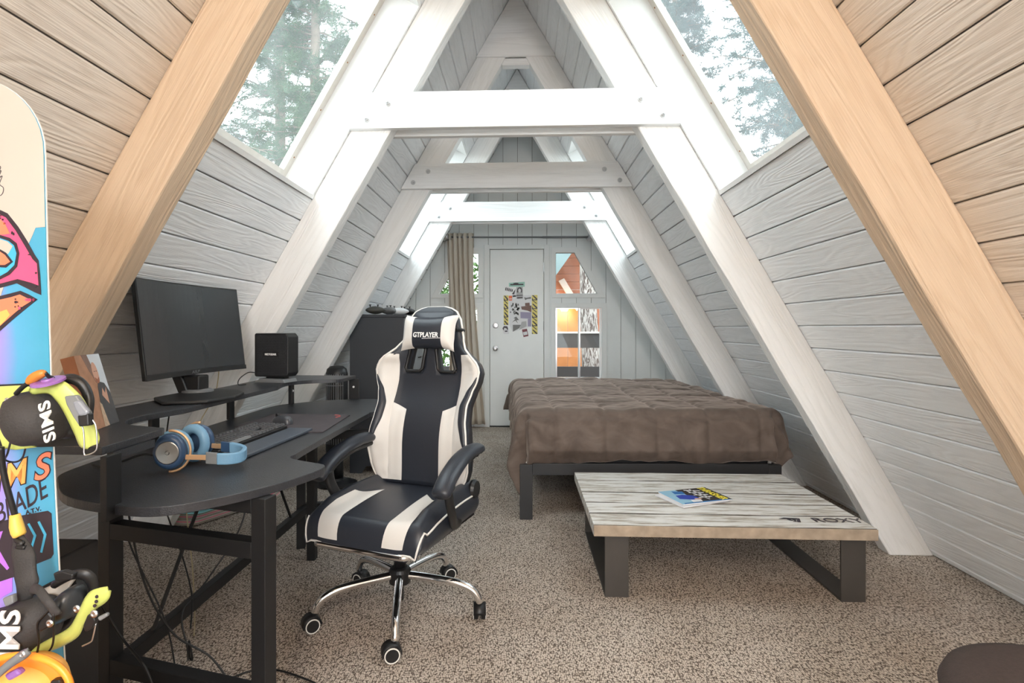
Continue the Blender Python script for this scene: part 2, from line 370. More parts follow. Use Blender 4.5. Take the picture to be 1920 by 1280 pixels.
def board_gradient():
    """top sheet print: cream nose, blue body that runs to violet towards the left edge"""
    m, nt, b = new_mat('snowboard_topsheet_print'); L = nt.links.new
    tc = N(nt, 'ShaderNodeTexCoord'); s = N(nt, 'ShaderNodeSeparateXYZ'); L(tc.outputs['Object'], s.inputs[0])
    n1 = N(nt, 'ShaderNodeTexNoise'); n1.inputs['Scale'].default_value = 5; L(tc.outputs['Object'], n1.inputs['Vector'])
    ma = N(nt, 'ShaderNodeMath', operation='MULTIPLY_ADD'); ma.inputs[1].default_value = .10; L(n1.outputs[0], ma.inputs[0]); L(s.outputs[0], ma.inputs[2])
    cr = N(nt, 'ShaderNodeValToRGB'); e = cr.color_ramp.elements
    mr = N(nt, 'ShaderNodeMapRange'); mr.inputs[1].default_value = -.02; mr.inputs[2].default_value = .20; L(ma.outputs[0], mr.inputs[0]); L(mr.outputs[0], cr.inputs[0])
    e[0].position = .0; e[0].color = (.62, .08, .55, 1); e[1].position = 1; e[1].color = (.05, .33, .50, 1)
    k = e.new(.42); k.color = (.42, .20, .72, 1); k = e.new(.68); k.color = (.08, .35, .60, 1)
    L(cr.outputs[0], b.inputs['Base Color']); b.inputs['Roughness'].default_value = .3; b.inputs['Coat Weight'].default_value = .3
    return m
M_['topsheet'] = board_gradient()

# ------------------------------------------------------------------ floor
fl = box('floor', (-2.3, YF, -.05), (2.3, YB + .02, 0), M_['carpet']); fl['kind'] = 'structure'

# ------------------------------------------------------------------ sloping plank walls
def SP(sg, y, z, n=0): return Vector((sg * (A - z / T3), y, z)) + Vector((sg * .866, 0, .5)) * n
DZ = .1103; ZS = 1.80; ZH = ZS + 9 * DZ
SKY_Y = [(RY[0] + RT, RY[1]), (RY[2] + RT, RY[3])]
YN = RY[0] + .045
plank_mesh = {}
def plank(sg, y0, y1, z0, z1, mat, parent):
    L = y1 - y0; Wd = (z1 - z0) / .866; key = (round(L, 3), round(Wd, 3), mat.name)
    V = Vector((-sg * .5, 0, .866)); M = frame(SP(sg, (y0 + y1) / 2, (z0 + z1) / 2, 0), (0, sg, 0), V)
    # local z = x cross y, which points out of the room; inner face is z=0
    if key not in plank_mesh:
        mb = MB(); h = Wd / 2; g = .0022; c = .0055
        prof = [(-h + g, .02), (-h + g, c), (-h + g + c * .8, 0), (h - g - c * .8, 0), (h - g, c), (h - g, .02)]
        a = [(-L / 2 + .001, p[0], p[1]) for p in prof]; b = [(L / 2 - .001, p[0], p[1]) for p in prof]; n = len(prof)
        mb.add(a + b, [tuple(range(n)), tuple(range(2 * n - 1, n - 1, -1))] + [(i, n + i, n + (i + 1) % n, (i + 1) % n) for i in range(n)])
        me = bpy.data.meshes.new('plank'); me.from_pydata(mb.v, [], mb.f); me.materials.append(mat)
        bm = bmesh.new(); bm.from_mesh(me); bmesh.ops.recalc_face_normals(bm, faces=bm.faces); bm.to_mesh(me); bm.free()
        plank_mesh[key] = me
    o = bpy.data.objects.new('plank', plank_mesh[key]); COL.objects.link(o)
    off = Matrix.Translation((0, 0, random.uniform(0, .0012)))
    place(o, M @ off, parent)
for side, sg in (('left', -1), ('right', 1)):
    w = struct('wall_' + side)
    # sheathing behind the planks, with the skylight openings left out
    mb = MB()
    def slab(y0, y1, z0, z1, n0=.021, n1=.07):
        c = [SP(sg, y, z, n) for n in (n0, n1) for (y, z) in ((y0, z0), (y1, z0), (y1, z1), (y0, z1))]
        mb.add(c, [(0, 3, 2, 1), (4, 5, 6, 7), (0, 1, 5, 4), (1, 2, 6, 5), (2, 3, 7, 6), (3, 0, 4, 7)])
    slab(YF, YB + .05, -.1, ZS); slab(YF, YB + .05, ZH, APEX + .06)
    for y0, y1 in ((YF, SKY_Y[0][0]), (SKY_Y[0][1], SKY_Y[1][0]), (SKY_Y[1][1], YB + .05)): slab(y0, y1, ZS, ZH)
    mb.build('sheathing', M_['gap'], w, recalc=True)
    for k in range(-17, 17):
        z0, z1 = ZS + k * DZ, ZS + (k + 1) * DZ
        z0 = max(z0, 0.0); z1 = min(z1, APEX - .005)
        if z1 - z0 < .02: continue
        plank(sg, YF, YN, z0, z1, M_['plank_warm_lit'], w)
        if 0 <= k < 9:
            plank(sg, SKY_Y[0][1], SKY_Y[1][0], z0, z1, M_['plank'], w)
            plank(sg, SKY_Y[1][1], YB, z0, z1, M_['plank'], w)
        else: plank(sg, YN, YB, z0, z1, M_['plank'], w)

# ------------------------------------------------------------------ skylights (windows 1 to 4)
def slopebox(sg, y0, y1, z0, z1, n0, n1, mb=None):
    mb = mb or MB(); c = [SP(sg, y, z, n) for n in (n0, n1) for (y, z) in ((y0, z0), (y1, z0), (y1, z1), (y0, z1))]
    mb.add(c, [(0, 3, 2, 1), (4, 5, 6, 7), (0, 1, 5, 4), (1, 2, 6, 5), (2, 3, 7, 6), (3, 0, 4, 7)]); return mb
k = 0
for sg in (-1, 1):
    for (y0, y1) in SKY_Y:
        k += 1; w = struct('window_%d' % k); D = .20; t = .018
        slopebox(sg, y1 - t, y1, ZS, ZH, 0, D).build('jamb', M_['paint'], w, recalc=True)
        slopebox(sg, y0, y0 + t, ZS, ZH, 0, D).build('jamb', M_['paint'], w, recalc=True)
        slopebox(sg, y0 + t, y1 - t, ZS, ZS + t, -.012, D).build('sill_board', M_['paint'], w, recalc=True)
        slopebox(sg, y0 + t, y1 - t, ZH - t, ZH, 0, D).build('head_board', M_['paint'], w, recalc=True)
        a, b, f = y0 + t, y1 - t, .05
        fr = slopebox(sg, a, a + f, ZS + t, ZH - t, D - .03, D); slopebox(sg, b - f, b, ZS + t, ZH - t, D - .03, D, fr)
        slopebox(sg, a + f, b - f, ZS + t, ZS + t + .03, D - .03, D, fr); slopebox(sg, a + f, b - f, ZH - t - .03, ZH - t, D - .03, D, fr)
        fo = fr.build('window_frame', M_['sill'], w, recalc=True)
        nb = MB()
        for q in range(4):
            p = SP(sg, b - f * .5, ZS + .12 + q * .24, D - .031)
            nb.lathe([(.004, 0), (.004, .002), (.001, .003)], 8, frame(p, (0, 1, 0), (-sg * .5, 0, .866)) @ Matrix.Rotation(math.pi if sg > 0 else 0, 4, 'X'))
        nb.build('nail', M_['rust'], fo)
        slopebox(sg, a + f, b - f, ZS + t + .03, ZH - t - .03, D - .012, D - .006).build('pane', M_['skyglass'], w, recalc=True)

# ------------------------------------------------------------------ rafters, ties, gussets
hw = RW / .866
names = ['nearest', 'second', 'third', 'rearmost']
def rafter(i, sg, label, mat, wid=RW):
    hw = wid / .866; y0, y1 = RY[i], RY[i] + RT
    U = Vector((-sg * .5, 0, .866)); M = frame(SP(sg, (y0 + y1) / 2, 1.6, -wid / 2), U, (0, 1, 0))
    # edges wander a little, as rough sawn timber does
    n = 40; mb = MB(); rings = []
    for q in range(n + 1):
        t = q / n
        zo = t * APEX; xo = sg * (A - zo / T3); zi = t * (A - hw) * T3; xi = sg * (A - hw - zi / T3)
        wv = [Vector((noise.noise(Vector((i * 7 + q * .35, sg * 3, c * 5))), noise.noise(Vector((i * 5 + q * .4, sg * 2 + 9, c * 3))) , 0)) * .0035 for c in range(4)]
        ring = [(Vector((xo, y0, zo)), 0), (Vector((xi, y0, zi)), 1), (Vector((xi, y1, zi)), 2), (Vector((xo, y1, zo)), 3)]
        rr = []
        for v, c in ring:
            if q in (0, n) or c in (0, 3): d = Vector((0, 0, 0))
            else: d = Vector((-sg * .866, 0, -.5)) * wv[c].x + Vector((0, wv[c].y * .6, 0))
            rr.append(v + d)
        rings.append(rr)
    vs = [v for r in rings for v in r]
    fs = [(j * 4 + c, j * 4 + (c + 1) % 4, (j + 1) * 4 + (c + 1) % 4, (j + 1) * 4 + c) for j in range(n) for c in range(4)]
    fs += [(0, 1, 2, 3), (n * 4, n * 4 + 1, n * 4 + 2, n * 4 + 3)]
    mb.add(vs, fs)
    o = mb.build('rafter', mat, None, M=M, recalc=True, bevel=.006)
    return tag(o, label, 'rafter')
rafter(0, -1, 'lamplight-tinted white slanting rafter nearest the camera, beside the snowboard', M_['rafter_warm_lit'], .168)
rafter(0, 1, 'lamplight-tinted white slanting rafter nearest the camera, on the wall opposite the desk', M_['rafter_warm_lit'], .19)
rafter(1, -1, 'white slanting rafter passing down behind the black router', M_['rafter'])
rafter(1, 1, 'white slanting rafter whose foot stands on the carpet beside the coffee table', M_['rafter'])
rafter(2, -1, 'grey white slanting rafter just in front of the dark dresser', M_['rafter'])
rafter(2, 1, 'grey white slanting rafter behind the middle of the bed', M_['rafter'])
rafter(3, -1, 'white slanting rafter above the dresser, nearest the curtain', M_['rafter'])
rafter(3, 1, 'white slanting rafter beyond the bed, nearest the window by the door', M_['rafter'])

def tie(i, label_f, label_b, hgt=.184, th=.038):
    y = RY[i]
    for (ya, yb, lab, front) in ((y - th, y, label_f, 1), (y + RT, y + RT + th, label_b, 0)):
        z0, z1 = ZB, ZB + hgt
        x0, x1 = A - z0 / T3 - .004, A - z1 / T3 - .004
        if not front: z1 -= .03; x1 = A - z1 / T3 - .004
        mb = MB(); mb.prism([(-x0, z0), (x0, z0), (x1, z1), (-x1, z1)], ya, yb, ax='y')
        o = mb.build('tie_beam', M_['tie'], None, M=Matrix.Translation((0, (ya + yb) / 2, (z0 + z1) / 2)), recalc=True, bevel=.003)
        tag(o, lab, 'tie beam')
        if front:
            for sg in (-1, 1):
                for (dx, dz) in ((.095, .045), (.205, .125)):
                    zc = z0 + dz; xc = sg * (A - z0 / T3 - dx)
                    Mb = frame((xc, ya, zc), (1, 0, 0), (0, 0, 1))
                    b = MB(); b.lathe([(.017, 0), (.017, .003), (.0165, .004)], 20, Mb); b.lathe([(.011, .004), (.011, .013), (.009, .014)], 6, Mb); b.lathe([(.006, .014), (.006, .026), (.005, .027)], 12, Mb)
                    b.build('bolt', M_['boltm'], o)
tie(1, 'wide bright white tie beam with four bolts, nearest and highest in the frame', 'white tie board just behind the nearest bolted tie beam')
tie(2, 'grey white bolted tie beam, middle one of the three', 'narrow white tie board behind the middle bolted tie beam')
tie(3, 'white bolted tie beam just above the curtain rod, farthest of the three', 'white tie board behind the farthest bolted tie beam')
for i in (1, 2, 3):
    z0 = 3.11; y = RY[i]
    x0 = A - z0 / T3
    for (ya, yb, lb) in ((y - .02, y, 'front'), (y + RT, y + RT + .02, 'rear')):
        o = MB().prism([(-x0, z0), (x0, z0), (0, APEX - .01)], ya, yb, ax='y').build('gusset_board', M_['tie'], None, M=Matrix.Translation((0, y, z0 + .1)), recalc=True, bevel=.002)
        tag(o, {1: 'triangular white gusset at the ridge of the second rafter pair', 2: 'triangular grey gusset at the ridge above the middle tie beam', 3: 'small triangular gusset above the farthest tie beam'}[i] + (', facing the camera' if lb == 'front' else ', on its far side'), 'gusset')
    o = box('ridge_block', (-.10, y + .015, 3.06), (.10, y + RT - .015, 3.11), M_['tie'])
    tag(o, {1: 'small white block under the ridge gusset of the second rafters', 2: 'small white block under the large triangular gusset', 3: 'small white block under the farthest ridge gusset'}[i], 'block')

# ------------------------------------------------------------------ back wall with boards, door, windows
wb_ = struct('wall_back', Matrix.Translation((0, YB, 0)))
holes = []   # (x0, x1, zlo(x), zhi(x))
holes.append((-.335, .310, lambda x: -1, lambda x: 2.043))
SL = (1.52 - 1.994) / (.909 - .644)
for s in (1, -1):
    xr0, xr1 = (.395, .97) if s > 0 else (-.97, -.43)
    holes.append((xr0, xr1, lambda x: .53, lambda x: 1.40))
    def zt(x, s=s): return min(2.02, 2.02 + SL * (abs(x) - .655))
    holes.append((xr0, xr1 if s > 0 else xr1, lambda x: 1.50, zt))
def solid_intervals(xa, xb):
    xm = (xa + xb) / 2
    hs = sorted([(h[2](xm), h[3](xm), h) for h in holes if h[0] <= xm <= h[1] and h[3](xm) > h[2](xm) + .001], key=lambda t: t[0])
    top = lambda x: (A - abs(x)) * T3
    res = []; cur = lambda x: 0.0
    for lo, hi, h in hs:
        if lo > .01: res.append((cur, h[2]))
        cur = h[3]
    res.append((cur, top)); return res
edges = sorted({0.0, .655, -.655, .97, -.97} | {h[0] for h in holes} | {h[1] for h in holes})
k0 = -13
for kb in range(-13, 13):
    xa, xb = -.004 + kb * .1675, -.004 + (kb + 1) * .1675
    xa2, xb2 = max(xa, -A + .01), min(xb, A - .01)
    if xb2 - xa2 < .03: continue
    cuts = [xa2 + .0025] + [e for e in edges if xa2 + .004 < e < xb2 - .004] + [xb2 - .0025]
    mb = MB()
    for a, b in zip(cuts[:-1], cuts[1:]):
        for lo, hi in solid_intervals(a, b):
            za, zb_, zc, zd = lo(a), lo(b), hi(b), hi(a)
            if max(zc - zb_, zd - za) < .004: continue
            mb.prism([(a, za), (b, zb_), (b, max(zc, zb_ + .001)), (a, max(zd, za + .001))], YB, YB + .018, ax='y')
    if mb.v: mb.build('board', M_['board'], wb_, M=Matrix.Translation(((xa + xb) / 2, YB, 1)), recalc=True)
# dark backing behind the grooves
mb = MB()
xs = sorted(set([-A - .1, A + .1] + edges))
for a, b in zip(xs[:-1], xs[1:]):
    for lo, hi in solid_intervals(a, b):
        za, zb_, zc, zd = lo(a), lo(b), max(hi(b), .01) + .08, max(hi(a), .01) + .08
        if hi(.0) > 3: mb.prism([(a, za), (b, zb_), (b, zc), (a, zd)], YB + .0185, YB + .06, ax='y')
        else: mb.prism([(a, za), (b, zb_), (b, hi(b)), (a, hi(a))], YB + .0185, YB + .06, ax='y')
mb.build('backing', M_['gap'], wb_, recalc=True)

dr = struct('door_1', Matrix.Translation((0, YB, 0)))
box('door_leaf', (-.318, YB + .012, .012), (.293, YB + .05, 2.030), M_['door'], dr, bevel=.002)
mb = MB(); mb.box((-.385, YB - .016, 0), (-.324, YB + .03, 2.085)); mb.box((.299, YB - .016, 0), (.360, YB + .03, 2.085)); mb.box((-.324, YB - .016, 2.036), (.299, YB + .03, 2.085))
mb.build('door_casing', M_['trimm'], dr, bevel=.003)
box('door_light_block', (-.40, YB + .0505, 0), (.375, YB + .07, 2.10), M_['trimm'], dr)  # full panel behind the leaf, added to block light at the gaps
box('threshold', (-.324, YB - .01, 0), (.299, YB + .05, .010), M_['black_m'], dr)
for z, nm in ((.899, 'door_knob'), (1.162, 'deadbolt')):
    Mk = frame((-.257, YB + .012, z), (1, 0, 0), (0, 0, 1))
    mb = MB(); mb.lathe([(.033, 0), (.033, .006), (.028, .010), (.012, .012), (.012, .03), (.022, .036), (.027, .046), (.024, .056), (.012, .060)] if nm == 'door_knob' else [(.032, 0), (.032, .008), (.026, .014), (.012, .015)], 24, Mk)
    if nm == 'deadbolt': mb.box((-.005, -.016, .014), (.005, .016, .032), Mk)
    tag(mb.build(nm, M_['steel'], dr, smooth=False), 'chrome ' + nm.replace('_', ' '))
for z in (.30, 1.16, 1.83): MB().tube([(.298, YB + .004, z - .05), (.298, YB + .004, z + .05)], .007, 8).build('hinge', M_['steel'], dr)

def casing(w, outer, inner, yf=YB - .014):
    n = len(outer); mb = MB()
    for y in (yf, YB + .02):
        mb.v += [Vector((x, y, z)) for x, z in outer] + [Vector((x, y, z)) for x, z in inner]
    o = 2 * n
    for i in range(n):
        j = (i + 1) % n
        for f in ((i, j, n + j, n + i), (o + i, o + n + i, o + n + j, o + j), (i, o + i, o + j, j), (n + i, n + j, o + n + j, o + n + i)):
            mb.f.append(list(f)); mb.m.append(0)
    return mb.build('casing', M_['trimm'], w, recalc=True, bevel=.002)
def poly_pane(w, poly, y): return MB().prism(poly, y, y + .005, ax='y').build('pane', M_['glass'], w, recalc=True)
for s, i in ((1, 5), (-1, 7)):
    up = struct('window_%d' % i, Matrix.Translation((s * .6, YB, 1.7)))
    o = [(.388, 1.478), (1.0, 1.478), (.680, 2.055), (.388, 2.055)]; n = [(.430, 1.523), (.905, 1.523), (.645, 1.992), (.430, 1.992)]
    if s < 0: o = [(.40, 1.478), (1.0, 1.478), (.680, 2.055), (.40, 2.055)]; n = [(.452, 1.523), (.905, 1.523), (.645, 1.992), (.452, 1.992)]
    casing(up, [(s * a, b) for a, b in o], [(s * a, b) for a, b in n])
    q = [(.435, 1.53), (.895, 1.53), (.642, 1.985), (.435, 1.985)]
    mbf = [(s * a, b) for a, b in q]
    casing_in = MB(); poly_pane(up, [(s * a, b) for a, b in ((.425, 1.515), (.92, 1.515), (.65, 2.0), (.425, 2.0))], YB + .03)
    for e in range(4):
        a, b = n[e], n[(e + 1) % 4]; MB().tube([(s * a[0], YB + .024, a[1]), (s * b[0], YB + .024, b[1])], .006, 6).build('sash_edge', M_['drawer'], up)
    lw = struct('window_%d' % (i + 1), Matrix.Translation((s * .7, YB, 1)))
    x0, x1, z0, z1 = (.430, .950, .548, 1.362) if s > 0 else (-.95, -.455, .548, 1.362)
    casing(lw, [(x0 - .048, z0 - .022), (x1 + .06, z0 - .022), (x1 + .06, z1 + .055), (x0 - .048, z1 + .055)], [(x0, z0), (x1, z0), (x1, z1), (x0, z1)])
    xm = .700 * s if s > 0 else -.70
    def sash(a, b, y, name):
        mb = MB(); t = .018
        mb.box((a, y, z0), (a + t, y + .018, z1)); mb.box((b - t, y, z0), (b, y + .018, z1)); mb.box((a + t, y, z0), (b - t, y + .018, z0 + t * 1.3)); mb.box((a + t, y, z1 - t * .6), (b - t, y + .018, z1))
        f = mb.build('sash', name, lw, bevel=.001); box('pane', (a + t, y + .007, z0 + t), (b - t, y + .011, z1 - t * .5), M_['glass'], f)
    sash(x0, xm + .012, YB + .004, M_['steel']); sash(xm - .012, x1, YB + .026, M_['paint'])

# prints taped to the door
pg = 'prints and stickers on the door'
yp = YB + .012
PXW = 1 / 163.7
def dp(u, v):  # point on the door face, u,v in crop pixels of the collage
    return (.044 - .0437 * 0 + (930 + u / 9.14 - 971.5) * PXW + .0, 1.127 + (615 - (510 + v / 9.14)) * PXW + .0)
def dp(u, v):
    q = P(930 + u / 9.144, 510 + v / 9.143, y=yp - .001); return (q.x, q.z)
def print_(name, quad, col, label, layer, cat='print'):
    mb = MB(); mb.prism([dp(*p) for p in quad], yp - .0008 * layer - .0007, yp - .0008 * layer, ax='y')
    o = mb.build(name, col, None, recalc=True); tag(o, label, cat, None); return o
def decal(parent, polys, layer, mat, name='print_shape'):
    mb = MB()
    for q in polys: mb.prism([dp(*p) for p in q], yp - .0008 * layer - .0012, yp - .0008 * layer - .0006, ax='y')
    return mb.build(name, mat, parent, recalc=True)
pm = lambda n, c: plain(n, c, .45)
c_paper = pm('white_paper', (.72, .72, .74)); c_yel = pm('yellow_tape', (.72, .62, .16)); c_blk = M_['ink']; c_mint = pm('mint_sticker', (.32, .58, .50))
c_gry = pm('grey_print', (.16, .16, .16)); c_brn = pm('brown_print', (.15, .07, .055)); c_org = pm('orange_sticker', (.85, .16, .04)); c_lil = pm('lilac_print', (.30, .27, .40)); c_lt = pm('light_grey_print', (.42, .42, .43)); c_red = pm('dark_red_print', (.20, .04, .05))
for (x0, y0, x1, y1, n, lb) in ((130, 402, 212, 905, 7, 'yellow strip with black zigzag bars, on the door nearer the knobs'), (612, 395, 710, 1060, 9, 'yellow strip with black zigzag bars, on the door nearer the hinges')):
    o = print_('warning_strip', [(x0, y0), (x1, y0 - 4), (x1 + 2, y1), (x0 + 4, y1)], c_yel, lb, 1, 'sticker')
    st = (y1 - y0) / n; polys = []
    for i in range(n):
        a = y0 + i * st; w = x1 - x0; th = 20
        if i % 2 == 0:
            polys.append([(x0 + 5, a), (x0 + 30, a), (x1 - 2, a + st * .8), (x1 - 2, a + st), (x1 - 22, a + st)])
            polys.append([(x0 + 5, a + st * .55), (x0 + 22, a + st * .9), (x0 + 22, a + st), (x0 + 5, a + st)])
        else:
            polys.append([(x0 + 5, a), (x1 - 2, a), (x1 - 2, a + 14), (x0 + 5, a + 14)])
            polys.append([(x0 + 5, a + 14), (x0 + 24, a + 14), (x1 - 2, a + st * .95), (x1 - 24, a + st * .95)])
    decal(o, polys, 1, c_blk, 'zigzag_bar')
o = print_('poster', [(225, 400), (605, 395), (608, 930), (285, 1025), (228, 900)], c_paper, 'white collage poster on the door between the two yellow strips', 1, 'poster')
random.seed(3)
decal(o, [[(x, y), (x + 18, y + 6), (x + 12 + random.uniform(-8, 12), y + random.uniform(20, 60)), (x - 6, y + 30)] for x, y in [(random.uniform(240, 390), random.uniform(520, 700)) for _ in range(34)]], 1, c_gry, 'ink_mark')
decal(o, [[(275, 865), (330, 800), (300, 790), (345, 760), (395, 820), (350, 825), (380, 880), (330, 830)], [(290, 1020), (288, 903), (425, 903), (400, 960)]], 1, c_gry, 'ink_figure')
decal(o, [[(498, 530), (575, 522), (580, 575), (500, 580)], [(430, 590), (608, 570), (608, 690), (540, 660), (440, 640)]], 1, c_brn, 'photo_block')
decal(o, [[(418, 680), (605, 690), (605, 800), (420, 790)], [(545, 800), (605, 800), (603, 930), (545, 930)]], 1, c_lil, 'photo_block')
decal(o, [[(440, 850), (520, 840), (525, 930), (460, 960), (400, 985)]], 1, c_lt, 'photo_block')
decal(o, [[(480, 430), (520, 440), (600, 425), (600, 455), (540, 460), (500, 480)]], 1, c_gry, 'ink_mark')
o = print_('sticker', [(218, 405), (278, 405), (276, 485), (220, 488)], c_org, 'small orange and white sticker on the corner of the door poster', 2, 'sticker'); decal(o, [[(220, 455), (276, 453), (276, 464), (220, 466)]], 2, c_paper)
o = print_('sticker', [(220, 185), (492, 165), (492, 250), (222, 250)], c_mint, 'mint green banner sticker, topmost on the door', 1, 'sticker'); decal(o, [[(245, 205), (470, 200), (470, 222), (245, 226)], [(295, 190), (340, 182), (390, 188), (380, 204), (300, 206)]], 1, c_blk)
o = print_('sticker', [(150, 320), (175, 245), (300, 290), (265, 345)], c_paper, 'tilted white sticker with black lettering at upper side of the door prints', 1, 'sticker'); decal(o, [[(165 + i * 27, 262 + i * 8), (182 + i * 27, 266 + i * 8), (172 + i * 27, 315 + i * 6), (156 + i * 27, 310 + i * 6)] for i in range(5)], 1, c_blk)
o = print_('photo_print', [(350, 255), (458, 250), (462, 455), (352, 460)], c_lt, 'black and white portrait photo under the mint sticker on the door', 2, 'photo')
decal(o, [[(358, 350), (365, 285), (395, 258), (430, 262), (448, 300), (445, 350), (425, 350), (432, 300), (400, 275), (378, 305), (382, 350)], [(352, 395), (460, 390), (461, 402), (352, 408)], [(362, 430), (455, 425), (455, 445), (362, 452)]], 2, c_blk)
decal(o, [[(385, 300), (400, 282), (422, 296), (424, 330), (405, 350), (388, 334)]], 3, c_paper)
o = print_('sticker', [(265, 370), (345, 275), (350, 400), (300, 430)], c_paper, 'black and white pointed sticker beside the portrait photo on the door', 1, 'sticker'); decal(o, [[(275, 375), (335, 290), (310, 385)], [(290, 425), (345, 405), (345, 420)]], 1, c_blk)
o = print_('sticker', [(108, 960), (140, 918), (200, 925), (215, 990), (225, 1060), (130, 1060)], c_paper, 'black and white face sticker below the shorter yellow strip on the door', 1, 'sticker')
decal(o, [[(112, 965), (135, 925), (190, 928), (205, 960), (200, 1000), (175, 960), (140, 955), (130, 1000)], [(145, 1005), (190, 1000), (200, 1020), (160, 1025)]], 1, c_blk)
o = print_('sticker', [(445, 985), (530, 968), (557, 1095), (472, 1112)], c_red, 'dark red tilted card with white squares, lowest print on the door', 1, 'sticker'); decal(o, [[(460, 1030), (530, 1015), (540, 1070), (475, 1085)]], 1, c_paper)

# ------------------------------------------------------------------ unseen front wall behind the camera, its window added for frontal fill
wf = struct('wall_front')
mb = MB(); mb.box((-2.3, YF - .06, -.05), (2.3, YF, .25))
for s in (-1, 1): mb.prism([(s * (A + .1), .25), (s * 1.45, .25), (s * (A - 2.3 / T3 - .2), 2.3), (0, 2.95), (0, APEX + .1)], YF - .06, YF, ax='y')
mb.build('gable', M_['board'], wf, recalc=True)
w9 = struct('window_9'); mb = MB()  # unseen window, added for frontal fill
for x in (-.72, 0, .72): mb.box((x - .03, YF - .05, .25), (x + .03, YF - .01, 2.3 if x else 2.95))
mb.box((-1.5, YF - .05, 1.2), (1.5, YF - .01, 1.26)); mb.build('window_frame', M_['trimm'], w9)

# ------------------------------------------------------------------ curtain and rod
rod = thing('curtain_rod', (-.03, YB - .075, 2.155), 'grey metal curtain rod spanning the gable above the white door', 'curtain rod')
MB().tube([(-.80, YB - .075, 2.165), (.30, YB - .075, 2.158)], .0095, 12).build('outer_tube', M_['drawer'], rod, smooth=True)
MB().tube([(.28, YB - .075, 2.158), (.79, YB - .075, 2.155)], .0125, 12).build('inner_tube', M_['drawer'], rod, smooth=True)
for s, z in ((-1, 2.165), (1, 2.155)):
    x = s * (A - z / T3) - s * .005
    MB().lathe([(.045, 0), (.045, .006), (.035, .022), (.022, .03), (.016, .06)], 20, frame((x - s * .01, YB - .075, z), (0, 1, 0), (-s * .5, 0, .866)) @ Matrix.Rotation(math.pi, 4, 'X' ) if s > 0 else frame((x + .01, YB - .075, z), (0, 1, 0), (.5, 0, .866))).build('end_flange', M_['steel'], rod, smooth=True)
def cur(u, v):
    z = 2.21 - v * 2.17; t = v
    xl = -.815 + .035 * math.sin(t * 3.0); xr = -.505 + .18 * max(0, t - .25) ** 1.2
    n = 5.5; ph = u * 2 * math.pi * n + .5 * math.sin(v * 5 + u * 4)
    sq = .028 + .012 * t
    return Vector((xl + (xr - xl) * u + .010 * math.sin(ph * 2 + 1), YB - .075 + sq * math.sin(ph) + .008 * math.sin(v * 9 + u * 13), z))
c = MB().grid(cur, 150, 30).build('curtain', M_['curtain'], None, smooth=True, solid=.003)
tag(c, 'beige grommet curtain gathered at one end of the rod beside the door', 'curtain')
g = MB()
for i in range(7):
    x = -.80 + i * .045; g.tube([(x, YB - .075 + .022 * math.cos(a * math.pi / 6), 2.16 + .022 * math.sin(a * math.pi / 6)) for a in range(12)], .0035, 6, closed=True)
g.build('grommet', M_['steel'], c)['kind'] = 'stuff'

# ------------------------------------------------------------------ bed
BA = .038
bedM = rotz((.033, 3.285, 0), BA)
bed = thing('bed', bedM, 'queen bed on black metal frame with thick mattress, beyond the coffee table', 'bed')
BW, BL = 1.54, 2.03
for x in (0, BW - .075):
    for y in (0, BL - .075): box('leg', (x, y, 0), (x + .075, y + .04, .325), M_['bedsteel'], bed, bedM, bevel=.002)
box('leg', (BW / 2, BL / 2, 0), (BW / 2 + .05, BL / 2 + .05, .26), M_['bedsteel'], bed, bedM)
mb = MB(); mb.box((.075, .002, .262), (BW - .075, .035, .330)); mb.box((.002, .04, .262), (.036, BL - .075, .330)); mb.box((BW - .036, .04, .262), (BW - .002, BL - .075, .330)); mb.box((.075, BL - .035, .262), (BW - .075, BL, .33))
mb.build('side_rail', M_['bedsteel'], bed, space=bedM, bevel=.002)
for i in range(9): box('slat', (.036, .1 + i * .22, .31), (BW - .036, .17 + i * .22, .328), M_['bedsteel'], bed, bedM)
box('mattress', (.02, .03, .331), (BW - .045, BL - .02, .615), M_['mattress'], bed, bedM, bevel=.05, seg=5)
